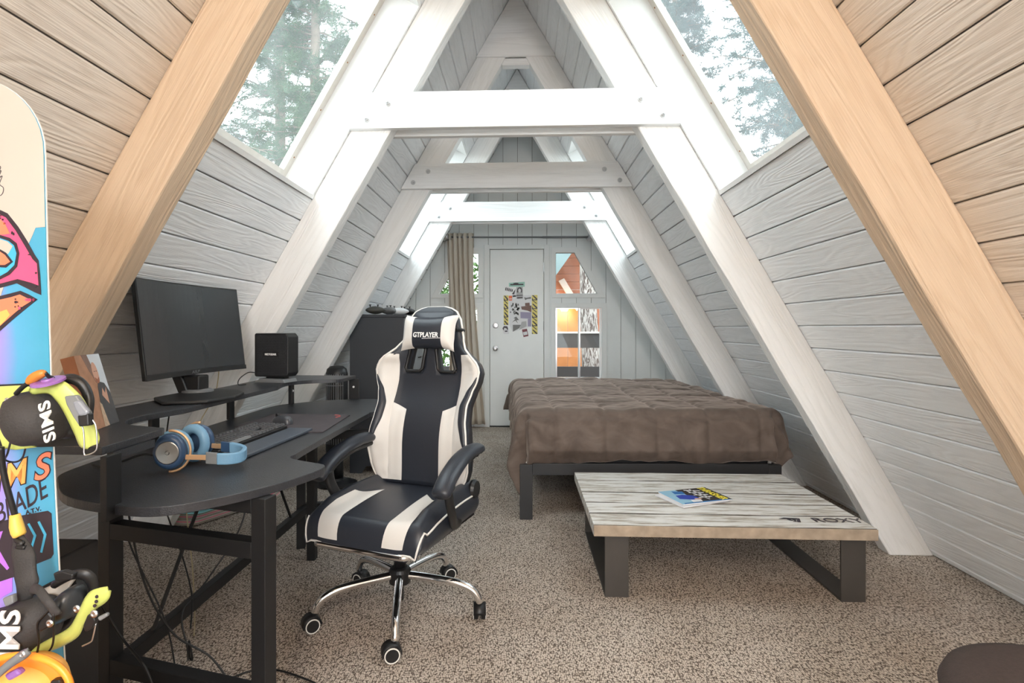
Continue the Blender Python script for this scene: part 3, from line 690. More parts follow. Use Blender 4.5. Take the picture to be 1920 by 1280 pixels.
# blanket: a cloth rectangle bent over the edges of the mattress
def fbm(x, y, s=0): return noise.fractal(Vector((x, y, s)), 1.0, 2.0, 4)
X0, X1, Y0, Y1, ZT = .0, BW, .0, BL, .635
def over(e, r=.075, fl=.10):
    """arc then fall: distance past the edge -> (outward, drop)"""
    if e <= 0: return 0, 0
    q = r * math.pi / 2
    if e < q: a = e / r; return r * math.sin(a), r * (1 - math.cos(a))
    d = e - q; return r + d * fl, r + d * math.sqrt(1 - fl * fl)
dl, drr, df, db = .30, .26, .345, .05      # how far the cloth hangs left, right, front, back
def blanket(u, v):
    r = .07
    s = X0 + r - dl - .02 + u * (BW + dl + drr - 2 * r + .04); t = Y0 + r - df + v * (BL + df + db - 2 * r)
    # hem wanders and hangs lower towards the front left and right corners
    el = max(0, X0 + r - s); er = max(0, s - (X1 - r)); ef = max(0, Y0 + r - t); eb = max(0, t - (Y1 - r))
    hem = 1 + .10 * fbm(s * 2.2, 1.3) 
    ef *= hem
    cf = math.exp(-((s - X0) / .16) ** 2) * .0; 
    cx = min(max(s, X0 + r), X1 - r); cy = min(max(t, Y0 + r), Y1 - r)
    ex = el + er; ey = ef + eb; e = math.hypot(ex, ey) if ex and ey else max(ex, ey)
    o, d = over(e, r)
    dx = (-1 if el else 1) * (ex / e if e else 0); dy = (-1 if ef else 1) * (ey / e if e else 0)
    fold = 0
    if ex > 0 and ey > 0:
        fold = .06 * math.sin(math.atan2(ey, ex) * 4 + .5) * min(1, e / .3)
        if el and ef: e *= 1 + .30 * (math.sin(2 * math.atan2(ey, ex)) ** 2) * min(1, e / .3); o, d = over(e, r, .06)
    x = cx + dx * (o + fold); y = cy + dy * (o + fold); z = ZT - d
    flat = 1 if e == 0 else max(.45, 1 - e * 3)
    # quilting lines and wrinkles
    qx = abs(((s + .09) / .30) % 1 - .5) * 2; qy = abs((t / .36) % 1 - .5) * 2
    puff = .014 * (1 - max(qx, 0) ** 10) * (1 - max(qy, 0) ** 10)
    wr = .014 * fbm(s * 1.6, t * 2.2, 3) + .009 * fbm(s * 2 + t * 3, t * 6 - s * 4, 8) + .0016 * fbm(s * 12 + t * 7, t * 11 - s * 5, 2)
    crown = .03 * math.exp(-((s - .55) ** 2) / .5 - ((t - 1.35) ** 2) / .35)
    z += (puff + wr) * flat + crown
    if ef > 0: 
        y -= (puff * .9 + .020 * fbm(s * 3.5 + t * 3, t * 3, 5) + .009 * fbm(s * 10 + t * 6, t * 5, 6) + .006 * math.sin(s * 60 + 3 * fbm(s * 3, t, 1)) * max(0, ef - .15) * 5) * min(1, ef / .1)
        if ef > .27: y += (ef - .27) * .7
    if el > 0: x -= puff + .02 * fbm(t * 5, s * 2, 7) * min(1, el / .1)
    if er > 0: x += puff + .012 * fbm(t * 5, s * 2, 9)
    return Vector((x, y, z))
def blanket_w(u, v):
    p = bedM @ blanket(u, v)          # the side against the roof slope stays clear of the rafters
    for sgn_y in RY[2:]:
        if sgn_y - .03 < p.y < sgn_y + RT + .03: p.x = min(p.x, A - hw - .012 - p.z / T3)
    p.x = min(p.x, A - .03 - p.z / T3); return p
mb = MB().grid(blanket_w, 230, 250)
bl = mb.build('blanket', [M_['velvet'], M_['sherpa']], None, smooth=True)
md = bl.modifiers.new('solid', 'SOLIDIFY'); md.thickness = .012; md.offset = -1; md.material_offset = 1; md.material_offset_rim = 1
tag(bl, 'brown velvet quilted blanket with white fleece lining spread over the bed', 'blanket')

# ------------------------------------------------------------------ coffee table
tM = rotz((.92, 2.73, 0), 0.0)
ct = thing('coffee_table', tM, 'low whitewashed plank coffee table on flat black steel legs in front of bed', 'table')
TX0, TX1, TY0, TY1, TZ0, TZ1 = .340, 1.476, 2.305, 3.150, .274, .320
ys = [2.305, 2.452, 2.605, 2.77, 2.98, 3.150]
for a, b in zip(ys[:-1], ys[1:]):
    mb = MB(); n = 24; vs = []
    for q in range(n + 1):
        x = TX0 + (TX1 - TX0) * q / n; w = .0022 * noise.noise(Vector((x * 6, a * 9, 0))); w2 = .0022 * noise.noise(Vector((x * 6, b * 9, 4)))
        vs += [(x, a + .0042 + w, TZ0), (x, b - .0042 + w2, TZ0), (x, b - .0042 + w2, TZ1 + w), (x, a + .0042 + w, TZ1 + w2)]
    fs = [(j * 4 + c, j * 4 + (c + 1) % 4, (j + 1) * 4 + (c + 1) % 4, (j + 1) * 4 + c) for j in range(n) for c in range(4)] + [(0, 1, 2, 3), (n * 4, n * 4 + 1, n * 4 + 2, n * 4 + 3)]
    mb.add(vs, fs); mb.m = [1 if q < n * 4 and q % 4 in (1, 3) else 0 for q in range(len(mb.f))]
    mb.build('plank', [M_['weather'], M_['crackshade']], ct, recalc=True, bevel=.0012)
box('gap_shade_sheet', (TX0 + .01, TY0 + .01, TZ0 + .001), (TX1 - .01, TY1 - .01, TZ0 + .010), M_['ink'], ct)  # black sheet under the planks, added to darken the gaps between them
for x0 in (.393, 1.360):
    x1 = x0 + .099; ya, yb, t = 2.355, 3.09, .010; mb = MB()
    mb.box((x0, ya, 0), (x1, ya + t, TZ0)); mb.box((x0, yb - t, 0), (x1, yb, TZ0)); mb.box((x0, ya + t, 0), (x1, yb - t, t)); mb.box((x0, ya + t, TZ0 - t), (x1, yb - t, TZ0))
    mb.build('leg_frame', M_['iron'], ct, bevel=.0015)
tag(box('edge_strip', (TX0, TY0 - .004, TZ0), (TX1, TY0 + .004, TZ1 - .002), plain('tan_weathered_edge', (.36, .29, .22), .75, bump=.4, bscale=60, var=.45, vscale=22), ct, bevel=.0015), 'tan bare wood front edge')
text('lettering', 'ROXY', .072, Matrix.Translation((1.368, 2.397, TZ1 + .0022)), M_['ink'], ct, sx=1.05)
lg = MB(); lq = lambda P_: [(1.132 + x * .088, 2.368 + y * .055) for x, y in P_]
for q in ([(0, .72), (.30, 1.0), (1.0, .86), (.80, .66), (.34, .74)], [(.36, .66), (.52, .62), (.56, .30), (.40, .40)], [(1.0, .82), (.82, .0), (.66, .06), (.78, .52)], [(.60, .62), (.74, .58), (.66, .10), (.50, .14), (.54, .22), (.62, .26)]):
    lg.prism(lq(q), TZ1 + .0016, TZ1 + .0024)
lg.build('logo', M_['ink'], ct, recalc=True)
# magazines
def magazine(ctr, ang, z, mats, label, cover=None):
    M = rotz((ctr[0], ctr[1], z), ang); o = thing('magazine', M, label, 'magazine', 'magazines on the coffee table')
    w, h = .20, .265
    def pg(x, y): return Vector((x, y, .0018 * math.sin(x * 14)))
    box('pages', (-w / 2 + .001, -h / 2 + .001, .0005), (w / 2 - .002, h / 2 - .001, .0058), c_paper, o, M)
    cv = MB().box((-w / 2, -h / 2, .0060), (w / 2, h / 2, .0068)).build('cover', mats, o, space=M)
    if cover: cover(M, cv)
    return o
mc = (.853, 2.674); ma = R(-125 + 180)
c_mblue = plain('cover_blue', (.03, .16, .42), .25); c_mlb = plain('cover_light_blue', (.30, .55, .72), .25); c_cov = plain('cover_black', (.02, .02, .02), .25); c_my = plain('cover_yellow', (.85, .72, .05), .3); c_mdb = plain('cover_deep_blue', (.02, .06, .42), .25); c_ms = plain('cover_skin', (.62, .35, .25), .4)
# axes from the photograph: text runs from the far corner towards the right hand corner
e1 = Vector((1.025 - .939, 2.611 - 2.859, 0)); ang = math.atan2(e1.y, e1.x)
e0 = magazine((.846, 2.672), ang + .10, TZ1 + .002, c_paper, 'lower magazine with pale cover, under the skate magazine on the coffee table')
def cov(M, cv):
    def sh(poly, mat, l=0):
        MB().prism(poly, .0069 + l * .0003, .0071 + l * .0003).build('cover_print', mat, cv, space=M, recalc=True)
    sh([(-.1, -.1325), (.1, -.1325), (.1, -.02), (-.1, -.04)], c_mlb); sh([(-.1, -.04), (.1, -.02), (.1, .1325), (-.1, .1325)], c_cov)
    sh([(-.02, -.09), (.03, -.10), (.055, -.05), (.05, .0), (.0, -.01), (-.025, -.05)], c_mdb, 1); sh([(-.085, -.07), (-.04, -.08), (-.03, -.03), (-.07, -.02)], c_mblue, 1)
    sh([(.055, -.06), (.09, -.07), (.095, -.02), (.06, -.01)], c_paper, 1); sh([(.04, -.03), (.055, -.035), (.06, .0), (.045, .0)], c_ms, 2)
    for i in range(4): sh([(-.09 + i * .04, .0), (-.08 + i * .04, .0), (-.05 + i * .03, .07), (-.06 + i * .03, .07)], c_paper, 1)
    sh([(-.09, .03), (.05, .045), (.05, .052), (-.09, .038)], c_paper, 1); sh([(-.07, .005), (.07, .03), (.07, .036), (-.07, .012)], c_paper, 1)
    sh([(.088, -.12), (.1, -.12), (.1, .12), (.088, .12)], c_mblue, 1)
    text('masthead', 'THRASHER', .052, Matrix.Translation((-.005, .100, .0075)), c_my, cv, depth=.0003, bold=.0016, space=M, sx=.78)
magazine((.862, 2.678), ang, TZ1 + .0095, c_mlb, 'upper magazine with blue and black cover and yellow masthead on coffee table', cov)

# ------------------------------------------------------------------ desk
DZT = .73; DT = .022
YM = 2.155
def arc(cx, cy, rx, ry, a0, a1, n): return [(cx + rx * math.cos(R(a0 + (a1 - a0) * i / n)), cy + ry * math.sin(R(a0 + (a1 - a0) * i / n))) for i in range(n + 1)]
def smooth_pts(P_, n=6):
    out = []; m = len(P_)
    for i in range(m - 1):
        p0 = P_[max(i - 1, 0)]; p1 = P_[i]; p2 = P_[i + 1]; p3 = P_[min(i + 2, m - 1)]
        for k in range(n):
            t = k / n
            out.append(tuple(.5 * (2 * p1[c] + (p2[c] - p0[c]) * t + (2 * p0[c] - 5 * p1[c] + 4 * p2[c] - p3[c]) * t * t + (3 * p1[c] - p0[c] - 3 * p2[c] + p3[c]) * t ** 3) for c in range(len(p1))))
    out.append(tuple(P_[-1])); return out
half = smooth_pts([(-1.235, 1.60), (-1.215, 1.47), (-1.15, 1.382), (-1.03, 1.27), (-.87, 1.213), (-.76, 1.206), (-.66, 1.285), (-.584, 1.395), (-.535, 1.51), (-.523, 1.575), (-.535, 1.605)], 5) + smooth_pts([(-.55, 1.615), (-.60, 1.640), (-.655, 1.672), (-.675, 1.70), (-.672, 1.735), (-.674, 1.80)], 4)
desk_poly = [(-1.235, YM)] + half + [(-.676, YM)] + [(x, 2 * YM - y) for x, y in reversed(half)]
desk = thing('gaming_desk', (-.9, YM, 0), 'black desk with rounded wings and raised monitor shelf along the left wall', 'desk')
MB().prism(desk_poly, DZT - DT, DZT).build('desktop', M_['desk'], desk, recalc=True, bevel=.002)
sh = smooth_pts([(-1.31, 1.20), (-1.02, 1.205), (-.892, 1.203)], 3) + smooth_pts([(-.895, 1.25), (-.905, 1.43), (-.93, 1.452), (-.98, 1.470), (-1.05, 1.50), (-1.10, 1.57), (-1.108, 1.66), (-1.075, 1.80)], 4)
sh_poly = [(-1.31, YM)] + sh + [(-1.075, YM)] + [(x, 2 * YM - y) for x, y in reversed(sh)]
SZ = .862
MB().prism(sh_poly, SZ - .018, SZ).build('monitor_shelf', M_['desk'], desk, recalc=True, bevel=.0015)
for (x0, x1, y0, y1, z0) in ((-.885, -.870, 1.188, 1.235, .70), (-1.24, -1.225, 2.37, 2.41, DZT), (-1.175, -1.16, 2.86, 2.90, DZT), (-.925, -.87, 3.085, 3.10, DZT), (-1.24, -1.225, 1.86, 1.90, DZT)):
    b = box('shelf_support', (x0, y0, z0), (x1, y1, SZ - .018), M_['black'], desk, bevel=.001)
MB().prism([(1.235, .826), (1.38, .826), (1.38, .844), (1.235, .844)], -.905, -.89, ax='x').build('shelf_gusset', M_['desk'], desk, recalc=True)
for p in ((-1.1585, 2.88, .80), (-.898, 3.084, .80)): MB().lathe([(.006, 0), (.006, .002)], 10, frame(p, (1, 0, 0), (0, 0, 1))).build('screw', M_['white'], desk)
def legframe(sgn):
    f = lambda y: YM + sgn * (YM - y)
    rear = Vector((-1.09, f(1.49), 0)); front = Vector((-.600, f(1.365), 0)); d = (front - rear); L = d.length
    Mx = frame(rear, d, (0, 1 if sgn > 0 else 1, 0)) if True else None
    w = .042
    box('leg', (-w / 2, -w / 2, 0), (w / 2, w / 2, DZT - DT), M_['black_m'], desk, Mx, bevel=.002)
    box('leg', (L - w / 2, -w / 2, 0), (L + w / 2, w / 2, DZT - DT), M_['black_m'], desk, Mx, bevel=.002)
    for z in (.575, .205): box('cross_bar', (w / 2, -.02, z - .02), (L - w / 2, .02, z + .022), M_['black_m'], desk, Mx, bevel=.002)
    box('top_bar', (w / 2, -.02, DZT - DT - .04), (L - w / 2, .02, DZT - DT), M_['black_m'], desk, Mx, bevel=.002)
legframe(1); legframe(-1)
box('rear_rail', (-1.075, 1.50, .185), (-1.045, 2.81, .225), M_['black_m'], desk, bevel=.002)
box('rear_rail', (-1.11, 1.50, DZT - DT - .03), (-1.08, 2.81, DZT - DT), M_['black_m'], desk, bevel=.002)
for a, b in (((-1.06, 1.62, .22), (-1.06, 2.0, .70)), ((-1.06, 2.62, .22), (-1.06, 2.3, .70))): MB().tube([a, b], .006, 8).build('brace_rod', M_['black_m'], desk)
for y in (2.56, 2.60): pass
box('leg', (-1.0, 2.66, 0), (-.96, 2.70, DZT - DT), M_['black_m'], desk, bevel=.002)

# ------------------------------------------------------------------ monitor
mo = thing('monitor', (-1.20, 2.1, SZ), 'large curved black monitor standing on the desk shelf', 'monitor')
Mx0, My0, My1, Mz0, Mz1 = -1.212, 1.855, 2.485, .945, 1.305
def mc_(y, off=0): t = (y - (My0 + My1) / 2) / ((My1 - My0) / 2); return Mx0 - .03 * (1 - t * t) + off
n = 20
def mskew(y, z): return -(z - Mz0) * .118 - (My1 - y) / (My1 - My0) * .030   # tilted back a little and turned on its stand
def curved(y0, y1, z0, z1, o0, o1, name, mat, par, bev=0):
    mb = MB(); vs = []
    for i in range(n + 1):
        y = y0 + (y1 - y0) * i / n; sk = lambda z: mskew(y, z); vs += [(mc_(y, o0) + sk(z0), y, z0), (mc_(y, o1) + sk(z0), y, z0), (mc_(y, o1) + sk(z1), y, z1), (mc_(y, o0) + sk(z1), y, z1)]
    fs = [(j * 4 + c, j * 4 + (c + 1) % 4, (j + 1) * 4 + (c + 1) % 4, (j + 1) * 4 + c) for j in range(n) for c in range(4)] + [(0, 1, 2, 3), (n * 4, n * 4 + 1, n * 4 + 2, n * 4 + 3)]
    mb.add(vs, fs); return mb.build(name, mat, par, recalc=True, bevel=bev)
curved(My0, My1, Mz0, Mz1, -.016, 0, 'housing', M_['black'], mo, .002)
curved(My0 + .14, My1 - .14, Mz0 + .05, Mz1 - .12, -.036, -.016, 'rear_housing', M_['black'], mo, .008)
curved(My0 + .006, My1 - .006, Mz0 + .020, Mz1 - .006, .0002, .0012, 'screen', M_['screen'], mo)
curved(My0, My1, Mz0, Mz0 + .018, 0, .0025, 'bottom_bezel', M_['black'], mo)
text('brand_lettering', 'ASUS', .016, frame((mc_(2.17, .0032) + mskew(2.17, Mz0 + .0095), 2.17, Mz0 + .0095), (0, 1, 0), (0, 0, 1)), M_['drawer'], mo, sx=1.5)
mb = MB(); mb.prism([(-1.302, SZ + .012), (-1.262, SZ + .012), (-1.290, Mz0 - .004), (-1.312, Mz0 + .12), (-1.345, Mz0 + .12), (-1.330, Mz0 - .004)], 2.125, 2.225, ax='y'); mb.build('stand_neck', M_['black'], mo, bevel=.004)
MB().prism([(-1.30, 2.14), (-1.225, 2.14), (-1.225, 2.21), (-1.30, 2.21)], SZ + .012, Mz0 - .004).build('neck_cover', M_['black'], mo, recalc=True, bevel=.006)
MB().prism([(-1.305, 1.985), (-1.19, 1.86), (-1.06, 1.91), (-1.03, 2.04), (-1.06, 2.17), (-1.12, 2.25), (-1.305, 2.30)], SZ + .001, SZ + .013).build('stand_base', M_['black'], mo, recalc=True, bevel=.004)
MB().lathe([(.06, 0), (.06, .008), (.05, .012)], 24, Matrix.Translation((-1.255, 2.175, SZ + .012))).build('swivel_ring', M_['drawer'], mo)

# ------------------------------------------------------------------ router
rM = rotz((-1.17, 2.72, SZ), R(-10))
ro = thing('router', rM, 'upright black router box with honeycomb front beside the monitor', 'router')
MB().prism([(-.092, .028), (.074, .028), (.088, .045), (.088, .225), (.074, .242), (-.092, .242), (-.098, .236), (-.098, .034)], -.045, .045, ax='y').build('body', M_['black'], ro, space=rM, recalc=True, bevel=.006)
MB().prism([(-.09, 0), (.08, 0), (.07, .018), (-.06, .020)], -.06, .05, ax='y').build('foot', M_['drawer'], ro, space=rM, recalc=True, bevel=.003)
MB().box((-.05, -.02, .018), (.05, .02, .03)).build('neck', M_['black'], ro, space=rM)
text('brand_lettering', 'NETGEAR', .0135, frame((-.008, -.0458, .138), (1, 0, 0), (0, 0, 1)), M_['white'], ro, bold=.0006, space=rM, sx=1.05)
hx = MB()
for i in range(20):
    for j in range(24):
        x = -.086 + i * .0088 + (j % 2) * .0044; z = .04 + j * .0082
        if x > .084 or (abs(x + .008) < .042 and abs(z - .138) < .011): continue
        hx.tube([(x + .0034 * math.cos(R(60 * q)), -.0452, z + .0034 * math.sin(R(60 * q))) for q in range(6)], .0006, 3, closed=True)
h = hx.build('honeycomb_grille', M_['darkgrey'], ro, space=rM); h['kind'] = 'stuff'

# ------------------------------------------------------------------ keyboard, wrist rest, mouse, pad
kM = rotz((-.945, 1.905, DZT + .001), R(90 - 3))    # local x runs along the keyboard away from camera, local y towards the wall
kb = thing('keyboard', kM, 'black mechanical keyboard with separate keys on the desktop', 'keyboard')
MB().prism([(-.225, -.068), (.225, -.068), (.225, .075), (-.225, .075)], .0, .020).build('case', M_['black'], kb, space=kM, recalc=True, bevel=.003)
keycap = {}
km = plain('keycap_black', (.075, .078, .085), .4)
def key(cx, cy, w, tilt=0, mat=km):
    kk = (round(w, 4), mat.name); h = .0075; d = .0085 if w > 0 else 0
    if kk not in keycap:
        a = w / 2 - .001; b = .0085; c = .0025
        me = bpy.data.meshes.new('key'); me.from_pydata([(-a, -b, 0), (a, -b, 0), (a, b, 0), (-a, b, 0), (-a + c, -b + c, h), (a - c, -b + c, h), (a - c, b - c, h), (-a + c, b - c, h)], [], [(0, 3, 2, 1), (4, 5, 6, 7), (0, 1, 5, 4), (1, 2, 6, 5), (2, 3, 7, 6), (3, 0, 4, 7)])
        me.materials.append(mat); keycap[kk] = me
    o = bpy.data.objects.new('key', keycap[kk]); COL.objects.link(o)
    place(o, kM @ Matrix.Translation((cx, cy, .022 + (cy + .06) * .03)), kb)
u_ = .019
rows = [(-.0555, [1.25, 1.25, 1.25, 6.25, 1.25, 1.25, 1.25, 1.25]), (-.0365, [2.25] + [1] * 10 + [2.75]), (-.0175, [1.75] + [1] * 11 + [2.25]), (.0015, [1.5] + [1] * 12 + [1.5]), (.0205, [1] * 13 + [2])]
for ri, (y, ws) in enumerate(rows):
    x = -.217
    for w in ws:
        # local x away from the camera = right hand side of the keyboard, so rows start at the near end
        key(x + w * u_ / 2, y, w * u_, mat=M_['drawer'] if w == 6.25 else km); x += w * u_
for i in range(13): key(-.217 + u_ * (i * 1.15 + .5), .052, u_)
for ri in range(5):
    for c in range(3):
        if ri in (0, 1, 3, 4) and not (ri == 1 and c != 1): key(.083 + u_ * c, rows[ri][0], u_)
    for c in range(4): key(.149 + u_ * c, rows[ri][0], u_)
for c in range(7): key(.083 + u_ * c * 1.05, .052, u_)
MB().prism([(-.235, -.165), (.225, -.170), (.225, -.074), (-.235, -.072)], .0, .012).build('wrist_rest', plain('wrist_rest_grey', (.06, .075, .10), .4, bump=.3), kb, space=kM, recalc=True, bevel=.004)
pad = MB().prism([(-1.105, 2.18), (-.86, 2.09), (-.79, 2.085), (-.712, 2.088), (-.738, 2.505), (-1.10, 2.52)], DZT + .0005, DZT + .0045).build('mouse_pad', plain('dark_mouse_mat', (.065, .055, .062), .8, bump=.3, var=.35, vscale=14), None, recalc=True)
tag(pad, 'dark cloth mouse pad with a small red mark, on the desktop', 'mouse pad')
MB().tube([(-.775, 2.42, DZT + .0048), (-.765, 2.45, DZT + .0048), (-.775, 2.475, DZT + .0048), (-.80, 2.485, DZT + .0048)], .0035, 6).build('printed_swoosh', plain('faded_red', (.45, .12, .12), .7), pad)
mM = rotz((-.945, 2.262, DZT + .005), R(60))
def mouse_s(u, v):
    a = u * 2 * math.pi; t = v
    rx, ry = .030, .055; h = .034
    rr = math.sin(t * math.pi / 2) if t > 0 else 0
    return Vector((rx * rr * math.cos(a) * (1 - .12 * math.cos(2 * a)), ry * rr * math.sin(a), h * math.cos(t * math.pi / 2) ** .7 * (1 - .18 * math.sin(a) * rr)))
ms = thing('computer_mouse', mM, 'black computer mouse on the mat behind the keyboard', 'mouse')
MB().grid(mouse_s, 28, 10).build('shell', plain('mouse_graphite', (.05, .055, .065), .3), ms, space=mM, smooth=True, recalc=True)
MB().lathe([(.008, -.003), (.008, .003)], 16, mM @ frame((0, .034, .030), (0, 1, 0), (0, 0, 1))).build('scroll_wheel', M_['black'], ms)

# ------------------------------------------------------------------ headphones
hp = thing('headphones', (-.93, 1.50, DZT), 'blue and gold over-ear headphones lying on the near desk wing', 'headphones')
def cup(c, nrm, s):
    Mc = frame(c, Vector(nrm).cross(Vector((0, 0, 1))), (0, 0, 1)); Mc = Mc @ Matrix.Identity(4)
    z = Vector((Mc[0][2], Mc[1][2], Mc[2][2]))
    if z.dot(Vector(nrm)) < 0: Mc = Mc @ Matrix.Rotation(math.pi, 4, 'Y')
    MB().lathe([(.030, .0), (.045, .004), (.050, .014), (.046, .026), (.036, .032), (.034, .0315)], 36, Mc @ Matrix.Diagonal((.86, 1, 1, 1))).build('ear_cup', M_['navy'], hp, smooth=True)
    MB().lathe([(.031, .0312), (.031, .0345), (.029, .0355), (.006, .034), (.004, .0365)], 36, Mc @ Matrix.Diagonal((.95, 1, 1, 1))).build('cup_disc', plain('turned_metal', (.32, .33, .33), .3, 1), hp, smooth=False)
    MB().tube([Mc @ Vector((.036 * math.cos(a * math.pi / 12) , .042 * math.sin(a * math.pi / 12), -.014)) for a in range(24)], .014, 12, closed=True).build('ear_pad', M_['blue'], hp, smooth=True)
    MB().tube([Mc @ Vector((.050 * math.cos(R(a)), .056 * math.sin(R(a)), .010)) for a in range(-95, 96, 10)], .0035, 8, flat=1).build('yoke', M_['gold'], hp, smooth=True)
    return Mc
c1 = Vector((-.922, 1.500, DZT + .060)); c2 = Vector((-.915, 1.605, DZT + .062))
n1 = Vector((.22, -1, .12)); n2 = Vector((.10, 1, .25))
cup(c1, n1, 1); cup(c2, n2, -1)
def strip(pts, h, t, name, mat, up=(0, 0, 1), sm=True):
    mb = MB(); vs = []; pts = [Vector(p) for p in pts]; u = Vector(up)
    for i, p in enumerate(pts):
        tg = (pts[min(i + 1, len(pts) - 1)] - pts[max(i - 1, 0)]).normalized(); nn = tg.cross(u).normalized()
        vs += [p + u * h / 2 + nn * t / 2, p + u * h / 2 - nn * t / 2, p - u * h / 2 - nn * t / 2, p - u * h / 2 + nn * t / 2]
    m = len(pts); fs = [(j * 4 + c, j * 4 + (c + 1) % 4, (j + 1) * 4 + (c + 1) % 4, (j + 1) * 4 + c) for j in range(m - 1) for c in range(4)] + [(0, 1, 2, 3), ((m - 1) * 4, (m - 1) * 4 + 1, (m - 1) * 4 + 2, (m - 1) * 4 + 3)]
    mb.add(vs, fs); return mb.build(name, mat, hp, recalc=True, bevel=min(t, h) * .25)
zb = DZT + .044
strip([(-.880, 1.492, zb), (-.822, 1.500, zb - .003)], .014, .003, 'slider', M_['gold']); strip([(-.875, 1.612, zb + .006), (-.835, 1.612, zb + .004)], .014, .003, 'slider', M_['gold'])
strip([(-.826, 1.499, zb - .003), (-.796, 1.503, zb - .006)], .032, .008, 'hinge_block', M_['drawer'])
strip([(-.845, 1.612, zb + .004), (-.815, 1.610, zb + .002)], .030, .008, 'hinge_block', M_['navy'])
strip(smooth_pts([(-.797, 1.503, zb - .007), (-.768, 1.515, zb - .009), (-.752, 1.545, zb - .010), (-.760, 1.583, zb - .006), (-.785, 1.604, zb - .002), (-.817, 1.610, zb + .002)], 5), .031, .013, 'headband', M_['blue'])
ck = MB().tube(smooth_pts([(-.965, 1.50, DZT + .045), (-1.00, 1.49, DZT + .050), (-1.06, 1.49, DZT + .030), (-1.13, 1.52, DZT + .006), (-1.19, 1.55, DZT + .006)], 5), .003, 8).build('cable', M_['black'], hp, smooth=True)

# ------------------------------------------------------------------ photo canvas
q0 = P(188, 799, z=SZ + .001); q1 = P(222, 787, z=SZ + .001)
wv = Vector((.085, -.065, 0)); 
cb0 = Vector((-1.062, 1.402, SZ + .001)); cb1 = Vector((-1.100, 1.535, SZ + .001))   # lower edge of the picture face
ux = (cb1 - cb0).normalized(); nrm = Vector((ux.y, -ux.x, 0)); tilt = R(15)
uy = Vector((0, 0, 1)) * math.cos(tilt) - nrm * math.sin(tilt)
cM = frame(cb0, ux, uy)
CW, CH = .137, .20
ca = box('canvas_print', (0, 0, -.032), (CW, CH, 0), plain('canvas_brown', (.30, .11, .04), .6, var=.4, vscale=30), None, cM, bevel=.001)
tag(ca, 'small canvas photo of a bearded person in dark jacket, leaning on the desk shelf', 'picture')
def cs(poly, col, l=1): MB().prism([(x * CW, y * CH) for x, y in poly], .0003 * l, .0003 * l + .0003).build('printed_shape', col, ca, space=cM, recalc=True)
cs([(0, 0), (1, 0), (1, 1), (0, 1)], plain('print_tan', (.42, .22, .13), .6, var=.4, vscale=40)); cs([(.48, 1), (1, 1), (1, .35), (.72, .48), (.6, .7)], plain('print_sky', (.62, .68, .74), .6), 2)
cs([(.25, 1), (.48, 1), (.62, .70), (.55, .6), (.38, .8)], plain('print_rock', (.22, .14, .11), .6, var=.4, vscale=40), 2)
cs([(.55, .55), (.62, .62), (.85, .58), (1, .42), (1, 0), (.5, 0), (.45, .3)], plain('print_jacket', (.07, .07, .075), .6, var=.3, vscale=50), 3)
cs([(.54 + .115 * math.cos(R(a)) + .07, .74 + .15 * math.sin(R(a))) for a in range(0, 360, 20)], c_ms, 4)
cs([(.53, .68), (.55, .62), (.62, .585), (.69, .62), (.71, .68), (.62, .645)], plain('print_beard', (.34, .12, .06), .6), 5)
cs([(.565, .755), (.60, .755), (.60, .765), (.565, .765)], c_blk, 5); cs([(.645, .755), (.68, .755), (.68, .765), (.645, .765)], c_blk, 5)
cs([(.62, .42), (.70, .52), (.76, .44), (.86, .52), (.82, .28)], c_ms, 4); cs([(.36, .0), (.42, .35), (.50, .30), (.56, .0)], plain('print_straw', (.55, .40, .28), .6, var=.5, vscale=90), 4)

# ------------------------------------------------------------------ gaming chair
F = R(-19)
gM = rotz((-.44, 2.196, 0), F)
ch = thing('gaming_chair', gM, 'black and white racing style gaming chair with chrome five-star base at the desk', 'chair')
for i in range(5):
    a = R(-80.5 + 72 * i) - F; d = Vector((math.cos(a), math.sin(a), 0))
    pts = [d * .03 + Vector((0, 0, .150)), d * .10 + Vector((0, 0, .148)), d * .19 + Vector((0, 0, .142)), d * .25 + Vector((0, 0, .133)), d * .295 + Vector((0, 0, .115)), d * .318 + Vector((0, 0, .088)), d * .325 + Vector((0, 0, .066))]
    pts = smooth_pts([tuple(p) for p in pts], 4)
    MB().tube(pts, [.0165 - .003 * j / len(pts) for j in range(len(pts))], 16, flat=1.0).build('base_leg', M_['chrome'], ch, space=gM, smooth=True)
    ca_ = {0: 200, 1: 95, 2: 30, 3: -30, 4: 215}[i]; h = R(ca_) - F; roll = Vector((math.cos(h), math.sin(h), 0)); ax = Vector((-roll.y, roll.x, 0))
    cc = d * .325 + roll * .012 + Vector((0, 0, .0285)); Mc = gM @ frame(cc, roll, (0, 0, 1))   # local z is the wheel axle
    mb = MB()
    for s in (-1, 1): mb.lathe([(.0265, s * .006), (.0285, s * .009), (.0285, s * .021), (.025, s * .0235), (.021, s * .024)], 28, Mc)
    cs_ = mb.build('caster', M_['black'], ch, M=Mc, smooth=False)
    mb = MB()
    for s in (-1, 1): mb.tube([Mc @ Vector((.0245 * math.cos(R(t)), .0245 * math.sin(R(t)), s * .0232)) for t in range(0, 360, 15)], .0024, 6, closed=True)
    mb.build('caster_ring', M_['piping'], cs_)
    hood = MB(); ns = 14; vs = []
    for j in range(ns + 1):
        t = R(-10 + 190 * j / ns)
        for w in (-.024, .024): vs.append(Mc @ Vector((.0325 * math.cos(t), .0325 * math.sin(t), w)))
    for j in range(ns): hood.f.append([2 * j, 2 * j + 1, 2 * j + 3, 2 * j + 2]); hood.m.append(0)
    hood.v = vs; hood.build('caster_hood', M_['black'], cs_, smooth=True, solid=.004, soff=0)
